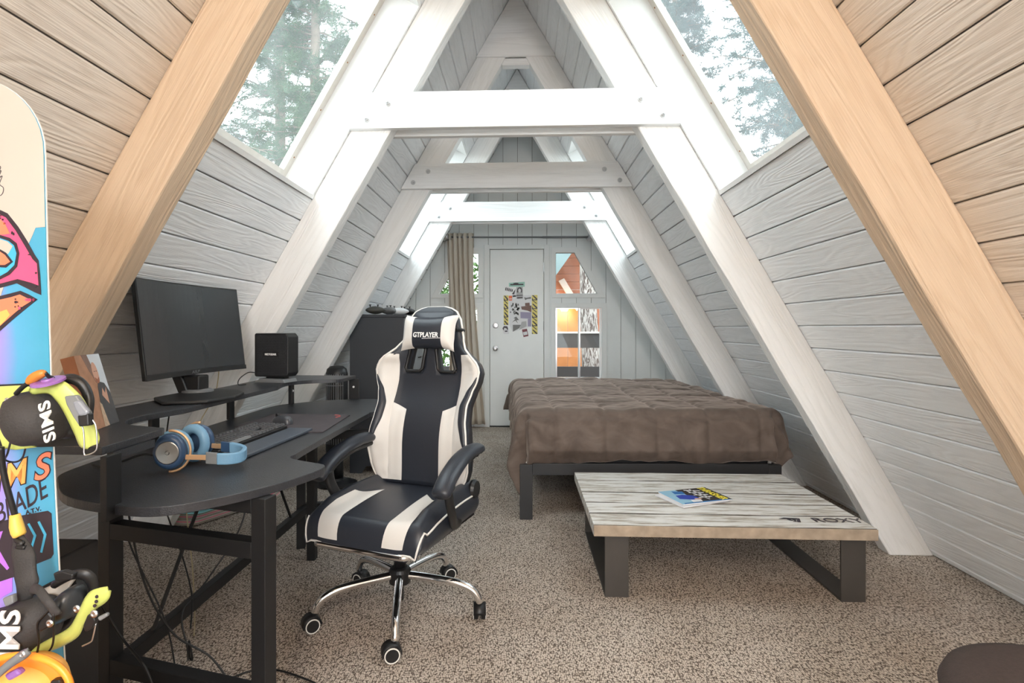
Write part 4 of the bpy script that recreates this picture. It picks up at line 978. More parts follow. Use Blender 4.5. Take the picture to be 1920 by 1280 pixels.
MB().lathe([(.030, .115), (.042, .120), (.044, .165), (.038, .178), (.030, .182)], 28).build('hub', M_['black'], ch, space=gM, smooth=False, bevel=.002)
MB().lathe([(.024, .18), (.024, .30)], 24).build('gas_lift', M_['black'], ch, space=gM, smooth=True)
MB().lathe([(.015, .05), (.015, .12)], 16).build('lift_end', M_['black'], ch, space=gM)
MB().box((-.11, -.12, .295), (.11, .12, .345)).build('tilt_mechanism', M_['black_m'], ch, space=gM, bevel=.006)
# footrest folded under the seat
MB().tube(smooth_pts([(-.19, .10, .345), (-.205, -.20, .345), (-.19, -.262, .345), (-.14, -.275, .345), (.14, -.275, .345), (.19, -.262, .345), (.205, -.20, .345), (.19, .10, .345)], 4), .011, 12).build('footrest_tube', M_['chrome'], ch, space=gM, smooth=True)
MB().prism([(-.17, -.24), (.17, -.24), (.18, .05), (-.18, .05)], .310, .340).build('footrest_pad', M_['leather'], ch, space=gM, recalc=True, bevel=.01)
# seat: rows from the back, over the top, down the front
SW = .255
def seat_pt(x, s, lift=0):
    """x across (-1..1), s 0 at the back .. 1 at the lower front edge"""
    L = .47; top = .40 / L
    wid = SW * (1 - .10 * max(0, (s - .75) / .25) ** 2) * (1 - .06 * (1 - s))
    yb, z0 = .23, .455
    if s < .82: t = s / .82; y = yb - t * .45; z = z0 + .012 * math.sin(t * math.pi) - .012 * t
    else:
        t = (s - .82) / .18; a = t * math.pi * .52; y = yb - .45 - .055 * math.sin(a); z = z0 - .012 - .085 * (1 - math.cos(a))
    ax = abs(x)
    bol = .032 * math.exp(-((ax - .84) / .13) ** 2) * (1 if s < .70 else max(.15, 1 - (s - .70) * 5))
    side = max(0, (ax - .90) / .10)
    z += bol - .045 * side ** 2 * (1 if s < .85 else .4)
    return Vector((x * wid, y, z + lift))
def seat_zone(xf0, xf1, s0, s1, name, mat, lift=.0, nu=8, nv=24, ends=None):
    def fn(u, v):
        s = s0 + (s1 - s0) * v; a, b = xf0(s), xf1(s); x = a + (b - a) * u
        if ends: s = s0 + ends(u) * (1 - v) + (s1 - s0) * v
        e = min(u, 1 - u, v * 2, (1 - v) * 2); return seat_pt(x, s, lift + .003 * min(1, e * 6))
    return MB().grid(fn, nu, nv, flip=True).build(name, mat, ch, space=gM, smooth=True)
K = lambda c: (lambda s: c)
seat_zone(K(-1), K(1), 0, 1, 'seat', M_['leather'], 0, 60, 50)
mb = MB()   # the lower shell of the seat
def shell(u, v):
    a = -1 + 2 * u; p = seat_pt(a, v); lo = .375 if v < .8 else .375; t = 1
    return Vector((p.x * .97, p.y * .98, .372))
def skirt(u, v):
    # walk round the rim of the seat
    k = u * 4
    if k < 1: p = seat_pt(-1, k)
    elif k < 2: p = seat_pt(-1 + 2 * (k - 1), 1)
    elif k < 3: p = seat_pt(1, 1 - (k - 2))
    else: p = seat_pt(1 - 2 * (k - 3), 0)
    q = Vector((p.x * .93, p.y * .95, .352)); b = math.sin(v * math.pi) * .012
    d = Vector((p.x, p.y, 0)).normalized() * b
    return p * (1 - v) + q * v + d
MB().grid(skirt, 120, 6).build('seat_side', M_['leather'], ch, space=gM, smooth=True)
MB().prism([(-.23, .21), (-.23, -.24), (.23, -.24), (.23, .21)], .350, .356).build('seat_pan', M_['black_m'], ch, space=gM, recalc=True)
rim = [seat_pt(-.985, s / 30, .004) for s in range(31)] + [seat_pt(-1 + 2 * i / 20, 1, -.002) for i in range(1, 20)] + [seat_pt(.985, 1 - s / 30, .004) for s in range(31)]
MB().tube(rim, .0038, 8).build('seat_piping', M_['piping'], ch, space=gM, smooth=True)
for sg in (-1, 1):
    a = (lambda s, sg=sg: sg * (.40 + .0 * s)); b = (lambda s, sg=sg: sg * (.72 + .04 * s))
    lo, hi = (a, b) if sg > 0 else (b, a)
    en = (lambda u: .16 * (1 - u)) if sg < 0 else (lambda u: .16 * u)
    seat_zone(lo, hi, .34, .985, 'seat_stripe', M_['leather_w'], .0045, 8, 24, ends=en)
# backrest -----------------------------------------------------------
HB = .80
def itp(tab, h):
    if h <= tab[0][0]: return tab[0][1]
    for (a, x), (b, y) in zip(tab[:-1], tab[1:]):
        if h <= b:
            t = (h - a) / (b - a); return x + (y - x) * (t * t * (3 - 2 * t) * .6 + t * .4)
    return tab[-1][1]
Wt = [(0, .185), (.03, .215), (.08, .230), (.15, .236), (.22, .228), (.29, .216), (.35, .212), (.41, .225), (.46, .243), (.50, .250), (.53, .243), (.56, .215), (.60, .172), (.64, .150), (.70, .138), (.74, .128), (.775, .105), (.79, .080), (.80, .045)]
rec = R(9)
def back_pt(x, h, off=0):
    """x in metres across, h up the back, off forward (towards the sitter)"""
    w = itp(Wt, h); r = min(1, abs(x) / max(w, .01))
    lumb = .028 * math.exp(-((h - .22) / .16) ** 2) - .02 * math.exp(-((h - .45) / .12) ** 2)
    wing = (.055 * max(0, (r - .55) / .45) ** 1.5) * (1 if h < .56 else max(0, 1 - (h - .56) * 12)) * min(1, .3 + h * 4)
    edge = -.016 * max(0, (r - .86) / .14) ** 2
    top = -.012 * max(0, (h - .74) / .06) ** 2
    f = .055 + lumb + wing + edge + top + off
    y = .215 - f * math.cos(rec) + h * math.sin(rec) + max(0, h - .5) * .03
    z = .455 + h * .965 * math.cos(rec) + f * math.sin(rec)
    return Vector((x, y, z))
hx_in = lambda h: .024 + (.61 - h) * .16; hx_out = lambda h: .100 + (.61 - h) * .24
H0, H1 = .500, .612
hs = sorted(set([i * .02 for i in range(41)] + [H0, H1] + [.775, .785, .79, .795]))
def cols(h):
    w = itp(Wt, h); hh = min(max(h, H0), H1); a, b = hx_in(hh), hx_out(hh)
    if h > H1: a, b = hx_in(H1), hx_out(H1)
    b = min(b, w * .8); a = min(a, w * .3)
    right = [a * .5, a, a + (b - a) * .33, a + (b - a) * .66, b] + [b + (w - b) * t for t in (.15, .3, .45, .6, .75, .86, .94, 1)]
    return [-x for x in reversed(right)] + [0] + right
mb = MB(); nc = len(cols(.1)); vs = []
for h in hs:
    for x in cols(h): vs.append(back_pt(x, h))
for h in hs:
    for x in cols(h):
        p = back_pt(x * .97, h); w = itp(Wt, h); th = .085 - .02 * (abs(x) / w) ** 2 - .02 * (h / HB)
        vs.append(Vector((p.x, max(p.y + .02, back_pt(0, h).y + th * .75), p.z - .012)))
fs = []; off = len(hs) * nc
ci = nc // 2
holec = {ci + 2, ci + 3, ci + 4, ci - 3, ci - 4, ci - 5}
holec = {ci + 2, ci + 3, ci + 4} | {ci - 3, ci - 4, ci - 5}
# columns: centre index ci is x=0; ci+1=a/2, ci+2=a ... ci+5=b ; cells ci+2..ci+4 lie between a and b
for j in range(len(hs) - 1):
    for i in range(nc - 1):
        inhole = H0 - 1e-6 <= hs[j] and hs[j + 1] <= H1 + 1e-6 and i in holec
        if inhole: continue
        q = (j * nc + i, j * nc + i + 1, (j + 1) * nc + i + 1, (j + 1) * nc + i)
        fs.append(q); fs.append(tuple(off + k for k in reversed(q)))
def wall(i0, j0, i1, j1):
    a, b = j0 * nc + i0, j1 * nc + i1; fs.append((a, b, off + b, off + a))
for j in range(len(hs) - 1): wall(0, j, 0, j + 1); wall(nc - 1, j, nc - 1, j + 1)
for i in range(nc - 1): wall(i, 0, i + 1, 0); wall(i, len(hs) - 1, i + 1, len(hs) - 1)
j0, j1 = hs.index(H0), hs.index(H1)
for (ia, ib) in ((ci + 2, ci + 5), (ci - 5, ci - 2)):
    for j in range(j0, j1): wall(ia, j, ia, j + 1); wall(ib, j, ib, j + 1)
    for i in range(ia, ib): wall(i, j0, i + 1, j0); wall(i, j1, i + 1, j1)
mb.add(vs, fs); mb.build('backrest', M_['leather'], ch, space=gM, smooth=True, recalc=True)
for sg in (-1, 1):
    c4 = [(hx_in(H0), H0), (hx_out(H0), H0), (hx_out(H1), H1), (hx_in(H1), H1)]; pts = []
    for i in range(4):
        a, b = c4[i], c4[(i + 1) % 4]
        for t in (.12, .5, .88): pts.append(back_pt(sg * (a[0] + (b[0] - a[0]) * t), a[1] + (b[1] - a[1]) * t, .004))
    MB().tube(pts, .0080, 8, closed=True).build('harness_opening_trim', M_['black'], ch, space=gM, smooth=True)
def back_zone(f0, f1, h0, h1, name, mat, off, nu=8, nv=30, par=None, wr=0):
    def fn(u, v):
        h = h0 + (h1 - h0) * v; a, b = f0(h), f1(h); x = a + (b - a) * u
        e = min(u * 1.0, 1 - u, v * 3, (1 - v) * 3)
        w = wr * noise.noise(Vector((x * 25, h * 25, 3)))
        return back_pt(x, h, off + .004 * min(1, e * 5) + w)
    return MB().grid(fn, nu, nv).build(name, mat, ch, space=gM, smooth=True)
C1 = [(0, .094), (.33, .088), (.355, .155), (.40, .158), (.56, .152), (.565, .15)]
for sg in (-1, 1):
    inner = lambda h: .092 - .01 * min(1, h / .33); step = lambda h: .153
    outer = lambda h: itp(Wt, h) * .985
    def order(a, b, sg=sg): return ((lambda h: a(h)), (lambda h: b(h))) if sg > 0 else ((lambda h: -b(h)), (lambda h: -a(h)))
    # side panel above and below, inner panel that steps in
    f0, f1 = order(step, outer); back_zone(f0, f1, .012, .575, 'side_panel', M_['leather_w'], .002, 14, 60, wr=.002)
    def fni(u, v, sg=sg):
        x = .088 + .065 * u; h = .012 + v * (.325 + .028 * u - .012)
        return back_pt(sg * x, h, .002 + .004 * min(1, min(u, 1 - u, v * 3, (1 - v) * 3) * 5))
    MB().grid(fni, 8, 30, flip=sg < 0).build('lower_panel', M_['leather_w'], ch, space=gM, smooth=True)
    bo0 = lambda h: itp(Wt, h) * .992 - .034 * math.sin(math.pi * min(1, max(0, (h - .15) / .33))) ** .7; bo1 = lambda h: itp(Wt, h) * .995
    f0, f1 = order(bo0, bo1); back_zone(f0, f1, .152, .478, 'side_bolster', M_['leather'], .0075, 6, 40)
out = [back_pt(-itp(Wt, h) * 1.0, h, .003) for h in [i * .02 for i in range(39)] + [.775, .785, .792, .80]]
out2 = [back_pt(itp(Wt, h) * 1.0, h, .003) for h in reversed([i * .02 for i in range(39)] + [.775, .785, .792, .80])]
MB().tube(out + out2, .0048, 8).build('back_piping', M_['piping'], ch, space=gM, smooth=True)
MB().grid(lambda u, v: back_pt(-.095 + .19 * u, .665 + .105 * v, .004 + .018 * math.sin(u * math.pi) * math.sin(v * math.pi)), 16, 12).build('headrest', M_['leather'], ch, space=gM, smooth=True)
# neck pillow strapped on: a thing hung on the chair by its strap, so a part of it here
def pil(side):
    def fn(u, v):
        a = u * 2 - 1; b = v * 2 - 1
        w = .124; hh = .070 + .016 * abs(a) ** 3; x = a * w * (1 + .06 * abs(b) ** 3); h = .672 + b * hh
        t = .042 * max(0, (1 - abs(a) ** 4)) ** .5 * max(0, (1 - abs(b) ** 3)) ** .5
        return back_pt(x, h, .030 + side * t)
    return fn
PB = MB()
f = pil(1); g_ = pil(-.5); nu, nv = 36, 20
mid = lambda i: 0 if .24 < (i + .5) / nu < .80 else 1
for fn, fl in ((f, False), (g_, True)):
    base = len(PB.v)
    PB.v += [fn(i / nu, j / nv) for j in range(nv + 1) for i in range(nu + 1)]
    for j in range(nv):
        for i in range(nu):
            a = base + j * (nu + 1) + i; q = [a, a + 1, a + nu + 2, a + nu + 1]; PB.f.append(q[::-1] if fl else q); PB.m.append(mid(i))
PB.build('neck_pillow', [M_['leather'], M_['leather_w']], ch, space=gM, smooth=True)
tp = back_pt(.006, .655, .0735); tn = (back_pt(.006, .70, .0735) - tp).normalized()
text('pillow_lettering', 'GTPLAYER', .030, frame(tp, (1, 0, 0), tn), M_['white'], ch, bold=.0007, space=gM, sx=.86, depth=.001)
MB().tube([back_pt(-.01, .640, .0735), back_pt(.075, .643, .070)], .0012, 6).build('pillow_underline', M_['white'], ch, space=gM)
MB().tube([back_pt(-itp(Wt, .70) * 1.02, .69, -.005), back_pt(-.13, .69, .02), back_pt(.13, .69, .02), back_pt(itp(Wt, .70) * 1.02, .69, -.005)], .009, 8).build('pillow_strap', M_['black'], ch, space=gM)
# armrests
for sg in (-1, 1):
    ax_ = .284 if sg > 0 else -.228; dz_ = -.012 if sg < 0 else -.020
    pts = smooth_pts([(ax_, .13, .670 + dz_), (ax_, .05, .672 + dz_), (ax_, -.03, .662 + dz_), (ax_ + sg * .004, -.10, .642 + dz_), (ax_ + sg * .006, -.165, .612 + dz_), (ax_ + sg * .006, -.215, .570 + dz_)], 5)
    rr = [.028, .034] + [.037] * (len(pts) - 4) + [.036, .028]
    mb = MB(); mb.tube(pts, rr, 16, flat=.62, up=(0, 0, 1)); mb.build('arm_pad', M_['leather'], ch, space=gM, smooth=True)
    cur_ = smooth_pts([(ax_, -.165, .560), (ax_, -.10, .600), (ax_, -.02, .622), (ax_, .08, .630), (ax_ - sg * .02, .17, .635), (ax_ - sg * .05, .22, .60)], 5)
    MB().tube(cur_, .013, 10, flat=1).build('arm_rail', M_['black'], ch, space=gM, smooth=True)
    br = smooth_pts([(ax_, -.150, .575), (ax_ - sg * .0, -.135, .52), (ax_ - sg * .01, -.09, .45), (ax_ - sg * .035, -.02, .39), (ax_ - sg * .05, .05, .375)], 5)
    MB().tube(br, [.024] * len(br), 12, flat=.55, up=(sg, 0, 0)).build('arm_bracket', M_['black'], ch, space=gM, smooth=True)
    MB().lathe([(.022, -.012), (.026, -.008), (.026, .010), (.020, .014), (.007, .0145), (.006, .017)], 24, gM @ frame((ax_ + sg * .010, -.15, .575), (0, 1 * sg, 0), (0, 0, 1))).build('arm_pivot', M_['black'], ch)
    MB().lathe([(.038, -.01), (.040, .0), (.034, .012)], 24, gM @ frame((ax_ - sg * .05, .20, .46), (0, 1 * sg, 0), (0, 0, 1))).build('recline_cover', M_['black'], ch)

# ------------------------------------------------------------------ dresser, fan, controllers
ds = thing('dresser', (-1.10, 4.7, 0), 'tall dark grey dresser with drawers, behind the gaming chair', 'dresser')
dx0, dx1, dy0, dy1, dz = -1.295, -.875, 4.285, 5.10, 1.215
mb = MB(); mb.prism([(dx0, 0), (dx0 + .09, 0), (dx0 + .13, .055), (dx1 - .12, .055), (dx1 - .08, 0), (dx1, 0), (dx1, dz), (dx0, dz)], dy0, dy0 + .018, ax='y')
mb.build('side_panel', M_['darkgrey'], ds, recalc=True, bevel=.001)
box('side_panel', (dx0, dy1 - .018, 0), (dx1, dy1, dz), M_['darkgrey'], ds)
box('back_panel', (dx0, dy0 + .018, .05), (dx0 + .01, dy1 - .018, dz), M_['darkgrey'], ds)
box('top', (dx0 - .0, dy0 - .012, dz), (dx1 + .015, dy1 + .012, dz + .022), M_['darkgrey'], ds, bevel=.003)
box('bottom_panel', (dx0 + .01, dy0 + .018, .06), (dx1 - .02, dy1 - .018, .08), M_['darkgrey'], ds)
for i in range(5):
    z0 = .09 + i * .225
    for (a, b) in ((dy0 + .022, (dy0 + dy1) / 2 - .002), ((dy0 + dy1) / 2 + .002, dy1 - .022)):
        d = box('drawer', (dx1 - .02, a, z0), (dx1 + .012, b, z0 + .220), M_['drawer'], ds, bevel=.004)
        MB().tube([(dx1 + .012, (a + b) / 2 - .05, z0 + .11), (dx1 + .035, (a + b) / 2 - .045, z0 + .11), (dx1 + .035, (a + b) / 2 + .045, z0 + .11), (dx1 + .012, (a + b) / 2 + .05, z0 + .11)], .005, 8).build('handle', M_['black'], d)
def pad_shape(M, mat, label, par=None):
    M = M @ Matrix.Diagonal((1.1, 1.1, 1.6, 1)); o = thing('game_controller', M, label, 'game controller', 'game controllers on the dresser')
    def fn(u, v):
        a = u * 2 * math.pi; r = math.sin(v * math.pi); x = .072 * math.cos(a) * r; y = .04 * math.sin(a) * r
        y -= .030 * (abs(x) / .072) ** 2; z = .022 - .022 * math.cos(v * math.pi) * -1
        return Vector((x, y, .022 + .020 * math.cos(v * math.pi) * (1 - .3 * (x / .072) ** 2)))
    MB().grid(fn, 24, 12).build('body', mat, o, space=M, smooth=True, recalc=True)
    for x, y in ((-.035, .008), (.018, -.012)):
        MB().lathe([(.004, 0), (.004, .012), (.008, .013), (.008, .016)], 12, M @ Matrix.Translation((x, y, .034))).build('thumb_stick', M_['black'], o)
zt = dz + .023
pad_shape(rotz((-1.125, 4.40, zt), R(20)), plain('olive_black', (.05, .05, .042), .5), 'dark olive game controller, nearest the rafter on top of the dresser')
pad_shape(rotz((-1.045, 4.56, zt), R(-30)), plain('controller_grey', (.16, .16, .16), .5), 'grey game controller between the olive and white ones on the dresser')
pad_shape(rotz((-1.00, 4.70, zt), R(25)), plain('controller_white', (.66, .67, .68), .4), 'white game controller on top of the dresser')
pad_shape(rotz((-.955, 4.86, zt), R(-10)), M_['black'], 'black game controller at the far end of the dresser top')
fan = thing('tower_fan', (-1.293, 3.975, 0), 'black tower fan on a round base between the desk and dresser', 'fan')
fx, fy = -1.293, 3.975
MB().lathe([(.145, 0), (.145, .012), (.12, .022), (.05, .032), (.045, .05)], 36, Matrix.Translation((fx, fy, 0))).build('base', M_['black'], fan, smooth=False)
MB().lathe([(.046, .05), (.046, .22)], 24, Matrix.Translation((fx, fy, 0))).build('column', M_['black'], fan, smooth=True)
MB().lathe([(.074, .22), (.078, .25), (.078, .80), (.070, .835), (.045, .855), (.0, .86)], 28, Matrix.Translation((fx, fy, 0)) @ Matrix.Diagonal((1, .9, 1, 1))).build('housing', M_['black'], fan, smooth=True)
g = MB()
for i in range(9):
    a = R(-90 - 48 + i * 12); g.tube([(fx + .081 * math.cos(a), fy + .074 * math.sin(a), z) for z in (.30, .55, .80)], .0018, 5)
g.build('grille', M_['steel'], fan)['kind'] = 'stuff'
for z in (.42, .60, .72): MB().tube([(fx + .083 * math.cos(R(a)), fy + .076 * math.sin(R(a)), z) for a in range(-140, -39, 10)], .0022, 5).build('grille_band', M_['steel'], fan)

# stack of skate decks on the carpet under the far wing
for i in range(5):
    M = rotz((-1.78 + .004 * i, 3.36, .008 + i * .014), R(-26 + random.uniform(-1.5, 1.5)))
    lab = ['bottom deck of the skateboard deck stack under the desk', 'second deck from the bottom of the stack under the desk', 'middle deck of the skateboard deck stack under the desk', 'second deck from the top of the stack under the desk', 'top deck with teal face on the stack under the desk'][i]
    o = thing('skate_deck', M, lab, 'skateboard deck', 'decks stacked on the carpet')
    L_, W_ = .40, .10
    def outl(t): # outline half width along the length
        a = abs(t); return W_ * (1 if a < .72 else math.sqrt(max(0, 1 - ((a - .72) / .28) ** 2)))
    def dk(z_):
        def fn(u, v):
            t = -1 + 2 * v; x = outl(t * .999) * (2 * u - 1); kick = .045 * max(0, (abs(t) - .62) / .38) ** 1.3
            return Vector((x, t * L_, z_ + kick + .006 * (x / W_) ** 2))
        return fn
    for zz, mt, nm in ((.0, M_['cream'], 'bottom_ply'), (.004, M_['pink'] if i % 2 else M_['bark'], 'inner_ply'), (.008, plain('teal_face', (.20, .50, .52), .4) if i == 4 else M_['cream'], 'top_ply')):
        MB().grid(dk(zz), 10, 40).build(nm, mt, o, space=M, smooth=True, solid=.0038, soff=-1)

# ------------------------------------------------------------------ black stool at the corner of the view
so = thing('mesh_seat', (1.06, 1.02, 0), 'dark brown mesh covered round seat at the near corner, mostly cut off', 'stool')
prof = [(r_ * 1.12, z_) for r_, z_ in [(.0, .405), (.15, .405), (.195, .418), (.205, .44), (.198, .458), (.17, .468), (.10, .472), (.0, .474)]]
MB().lathe(prof, 48, Matrix.Translation((1.055, 1.010, 0))).build('seat', M_['mesh'], so, smooth=True)
MB().lathe([(.025, .10), (.025, .41)], 16, Matrix.Translation((1.055, 1.010, 0))).build('post', M_['black'], so, smooth=True)
for i in range(5):
    a = R(20 + 72 * i); d = Vector((math.cos(a), math.sin(a), 0)); c = Vector((1.055, 1.010, 0))
    MB().tube([c + Vector((0, 0, .10)), c + d * .13 + Vector((0, 0, .075)), c + d * .24 + Vector((0, 0, .05))], [.02, .017, .014], 10).build('base_leg', M_['black'], so, smooth=True)
    MB().lathe([(.022, -.015), (.025, -.01), (.025, .01), (.022, .015)], 18, frame(c + d * .24 + Vector((0, 0, .0255)), (0, 0, 1), d.cross(Vector((0, 0, 1))).cross(Vector((0, 0, 1))))).build('caster', M_['black'], so)

# ------------------------------------------------------------------ snowboard leaning at the near left
SU = Vector((-.079, .03, 1)).normalized(); SX = Vector((1, 0, .079)).normalized()
sM = frame((-.767, .83, .013), SX, SU)
sb = thing('snowboard', sM, 'blue and cream snowboard with pink graphics standing upright beside the desk', 'snowboard')
HW_, LT = .147, 1.535
def bhalf(t):   # half width at height t
    e = .135
    if t > LT - e: return HW_ * math.sqrt(max(0, 1 - ((t - (LT - e)) / e) ** 2))
    if t < e: return HW_ * math.sqrt(max(0, 1 - ((e - t) / e) ** 2))
    return HW_ - .012 * math.sin((t - e) / (LT - 2 * e) * math.pi)
ts = [LT * (1 - math.cos(math.pi * i / 60)) / 2 for i in range(61)]
def outline(ins=0): return [(max(0, bhalf(t) - ins), t) for t in ts] + [(-max(0, bhalf(t) - ins), t) for t in reversed(ts[1:-1])]
MB().prism(outline(.0004), -.0036, -.0016).build('core', M_['piping'], sb, space=sM, recalc=True)
MB().prism(outline(.0016), -.0016, 0).build('topsheet', M_['topsheet'], sb, M=sM, space=sM, recalc=True)
sMi = sM.inverted()
def bl_(u, v, l=0):
    """board coordinates of the spot seen at (u, v), l metres proud of the board"""
    o = sMi @ Vector((CX, 0, CZ)); q = sMi @ P(u, v, y=.85); d = q - o; t = (l - o.z) / d.z; return o + d * t
def bdec(poly, mat, l=1, name='graphic'):
    pts = [bl_(u, v) for u, v in poly]
    return MB().prism([(p.x, p.y) for p in pts], .0003 * l, .0003 * l + .0003).build(name, mat, sb, space=sM, recalc=True)
nose = [(bhalf(t) - .0022, t) for t in ts if t > 1.22]
bot = [bl_(*q) for q in ((67, 427), (62, 440), (52, 462), (40, 470), (20, 500), (0, 560))]
pl = [(p.x, p.y) for p in bot]; tb = pl[0][1]
nose = [(bhalf(t) - .0018, t) for t in ts if t > tb]
MB().prism([(bhalf(tb) - .0018, tb)] + nose + [(-x, t) for x, t in reversed(nose[:-1])] + [(-HW_ + .02, 1.15)] + pl[::-1], .0003, .0006).build('cream_nose_print', M_['cream'], sb, space=sM, recalc=True)
bdec([(-40, 400), (0, 393), (15, 400), (35, 425), (52, 452), (66, 478), (73, 488), (76, 515), (78, 553), (66, 548), (50, 540), (32, 531), (0, 540), (-40, 545)], M_['ink'], 2)
bdec([(-40, 408), (0, 402), (12, 408), (30, 432), (48, 462), (62, 486), (70, 494), (73, 535), (60, 530), (34, 523), (0, 532), (-40, 538)], M_['pink'], 3)
bdec([(-40, 415), (0, 410), (10, 418), (20, 438), (10, 440), (-40, 440)], M_['coral'], 4)
bdec([(-40, 440), (0, 440), (20, 446), (33, 456), (38, 475), (34, 500), (20, 515), (0, 525), (-40, 530)], M_['ink'], 5)
bdec([(-40, 446), (0, 446), (18, 452), (28, 460), (33, 475), (29, 497), (16, 510), (0, 519), (-40, 524)], M_['skyblue'], 6)
bdec([(-40, 448), (0, 448), (16, 453), (26, 462), (18, 476), (0, 478), (-40, 478)], M_['cream'], 7)
bdec([(-40, 462), (0, 466), (14, 474), (27, 491), (14, 502), (0, 501), (-40, 500)], M_['ink'], 8)
bdec([(-40, 465), (0, 470), (12, 478), (22, 491), (12, 497), (0, 497), (-40, 496)], M_['coral'], 9)
bdec([(-40, 560), (0, 555), (20, 550), (39, 545), (55, 552), (71, 561), (50, 578), (28, 596), (0, 621), (-40, 640)], M_['ink'], 2)
bdec([(-40, 568), (0, 562), (22, 557), (38, 552), (50, 558), (62, 563), (44, 574), (28, 587), (0, 612), (-40, 632)], M_['coral'], 3)
bdec([(-40, 590), (0, 585), (14, 580), (20, 590), (10, 602), (0, 612), (-40, 632)], M_['amber'], 4)
random.seed(5)
for i in range(16):
    u, v = random.uniform(30, 68), 0; v = 556 + random.uniform(0, 22) if u < 50 else 562; r = random.uniform(1.2, 3)
    bdec([(u + r * math.cos(R(a)), v + r * math.sin(R(a))) for a in range(0, 360, 60)], M_['ink' if i % 2 else 'pink'], 5, 'ink_spot')
for i in range(14):
    u = random.uniform(2, 72); v = 405 + u * 1.28 + random.uniform(-4, 4) if u < 60 else random.uniform(505, 540); r = random.uniform(1.2, 2.6)
    bdec([(u + r * math.cos(R(a)), v + r * math.sin(R(a))) for a in range(0, 360, 60)], M_['ink'], 4, 'ink_spot')
MB().tube([sM @ (bl_(u, v) + Vector((0, 0, .0006))) for u, v in smooth_pts([(-8, 330), (-2, 312), (2, 314), (-1, 322), (3, 320), (-2, 334), (5, 330), (0, 345), (7, 352), (6, 362), (0, 367), (-6, 362)], 4)], .0007, 5).build('signature', M_['ink'], sb)
def btext(body, u, v, size, rot, mat, l, bold=0, shear=.3, sx=1.0, nm='board_lettering', al='RIGHT'):
    p = bl_(u, v); M = Matrix.Translation((p.x, p.y, .0004 * l)) @ Matrix.Rotation(R(rot), 4, 'Z')
    return text(nm, body, size, M, mat, sb, depth=.0002, shear=shear, bold=bold, sx=sx, space=sM, align=al)
for ch_, u_c, v_c, mt_, sx_ in (('S', 73, 879, 'coral', 1.12), ('M', 25, 892, 'amber', .92), ('I', -10, 902, 'amber', 1.0), ('S', -38, 910, 'violet', 1.12)):
    btext(ch_, u_c, v_c, .053, 14, M_['ink'], 1, .0026, .42, sx_, al='CENTER'); btext(ch_, u_c, v_c, .053, 14, M_[mt_], 2, .0008, .42, sx_, al='CENTER')
btext('BLADE', 84, 916, .044, 25, M_['ink'], 1, .0002, .5, .74)
btext('A.T.V.', 77, 953, .0095, 12, M_['ink'], 1, .0003, .1, 1.1)
bdec([(-40, 990), (0, 978), (40, 966), (90, 957), (97, 962), (99, 1000), (101, 1038), (96, 1046), (66, 1058), (20, 1085), (-40, 1110)], M_['ink'], 1, 'black_panel')
for du in (0, 19):
    bdec([(52 + du, 982 - du * .2), (56 + du, 980 - du * .2), (69 + du, 1003 - du * .1), (61 + du, 1030 + du * .3), (57 + du, 1029 + du * .3), (64 + du, 1004 - du * .1)], M_['skyblue'], 2, 'chevron')
bdec([(-20, 1000), (6, 995), (-2, 1020), (-20, 1020)], M_['violet'], 2, 'chevron'); bdec([(-10, 1030), (0, 1032), (18, 1064), (14, 1068), (-10, 1042)], M_['violet'], 2, 'chevron')
bdec([(-40, 1100), (0, 1090), (24, 1082), (24, 1108), (0, 1122), (-40, 1135)], M_['violet'], 2, 'violet_panel')
# bindings, each fixed to the board: modelled as things of their own with their parts
def sheet(par, name, poly, l0, l1, mat, bevel=.0015, seg=2):
    pts = [bl_(u, v, (l0 + l1) / 2) for u, v in poly]
    return MB().prism([(p.x, p.y) for p in pts], l0, l1).build(name, mat, par, space=sM, recalc=True, bevel=bevel, seg=seg)
def loft(par, name, rows, mat, solid=.004, nsub=5):
    """rows: (outer u, v, lift, inner u, v, lift) stations of a curved sheet"""
    rows = smooth_pts(rows, nsub); mb = MB(); vs = []; m = 6
    for r in rows:
        a = bl_(r[0], r[1], r[2]); b = bl_(r[3], r[4], r[5])
        for k in range(m + 1):
            t = k / m; p = a.lerp(b, t); p.z += .004 * math.sin(t * math.pi); vs.append(p)
    fs = [(j * (m + 1) + k, j * (m + 1) + k + 1, (j + 1) * (m + 1) + k + 1, (j + 1) * (m + 1) + k) for j in range(len(rows) - 1) for k in range(m)]
    mb.add(vs, fs); return mb.build(name, mat, par, space=sM, smooth=True, recalc=True, solid=solid, soff=0)
def wire(par, name, pts, r, mat, n=5, seg=8):
    return MB().tube([sM @ bl_(*p) for p in smooth_pts(pts, n)], r, seg).build(name, mat, par, smooth=True)
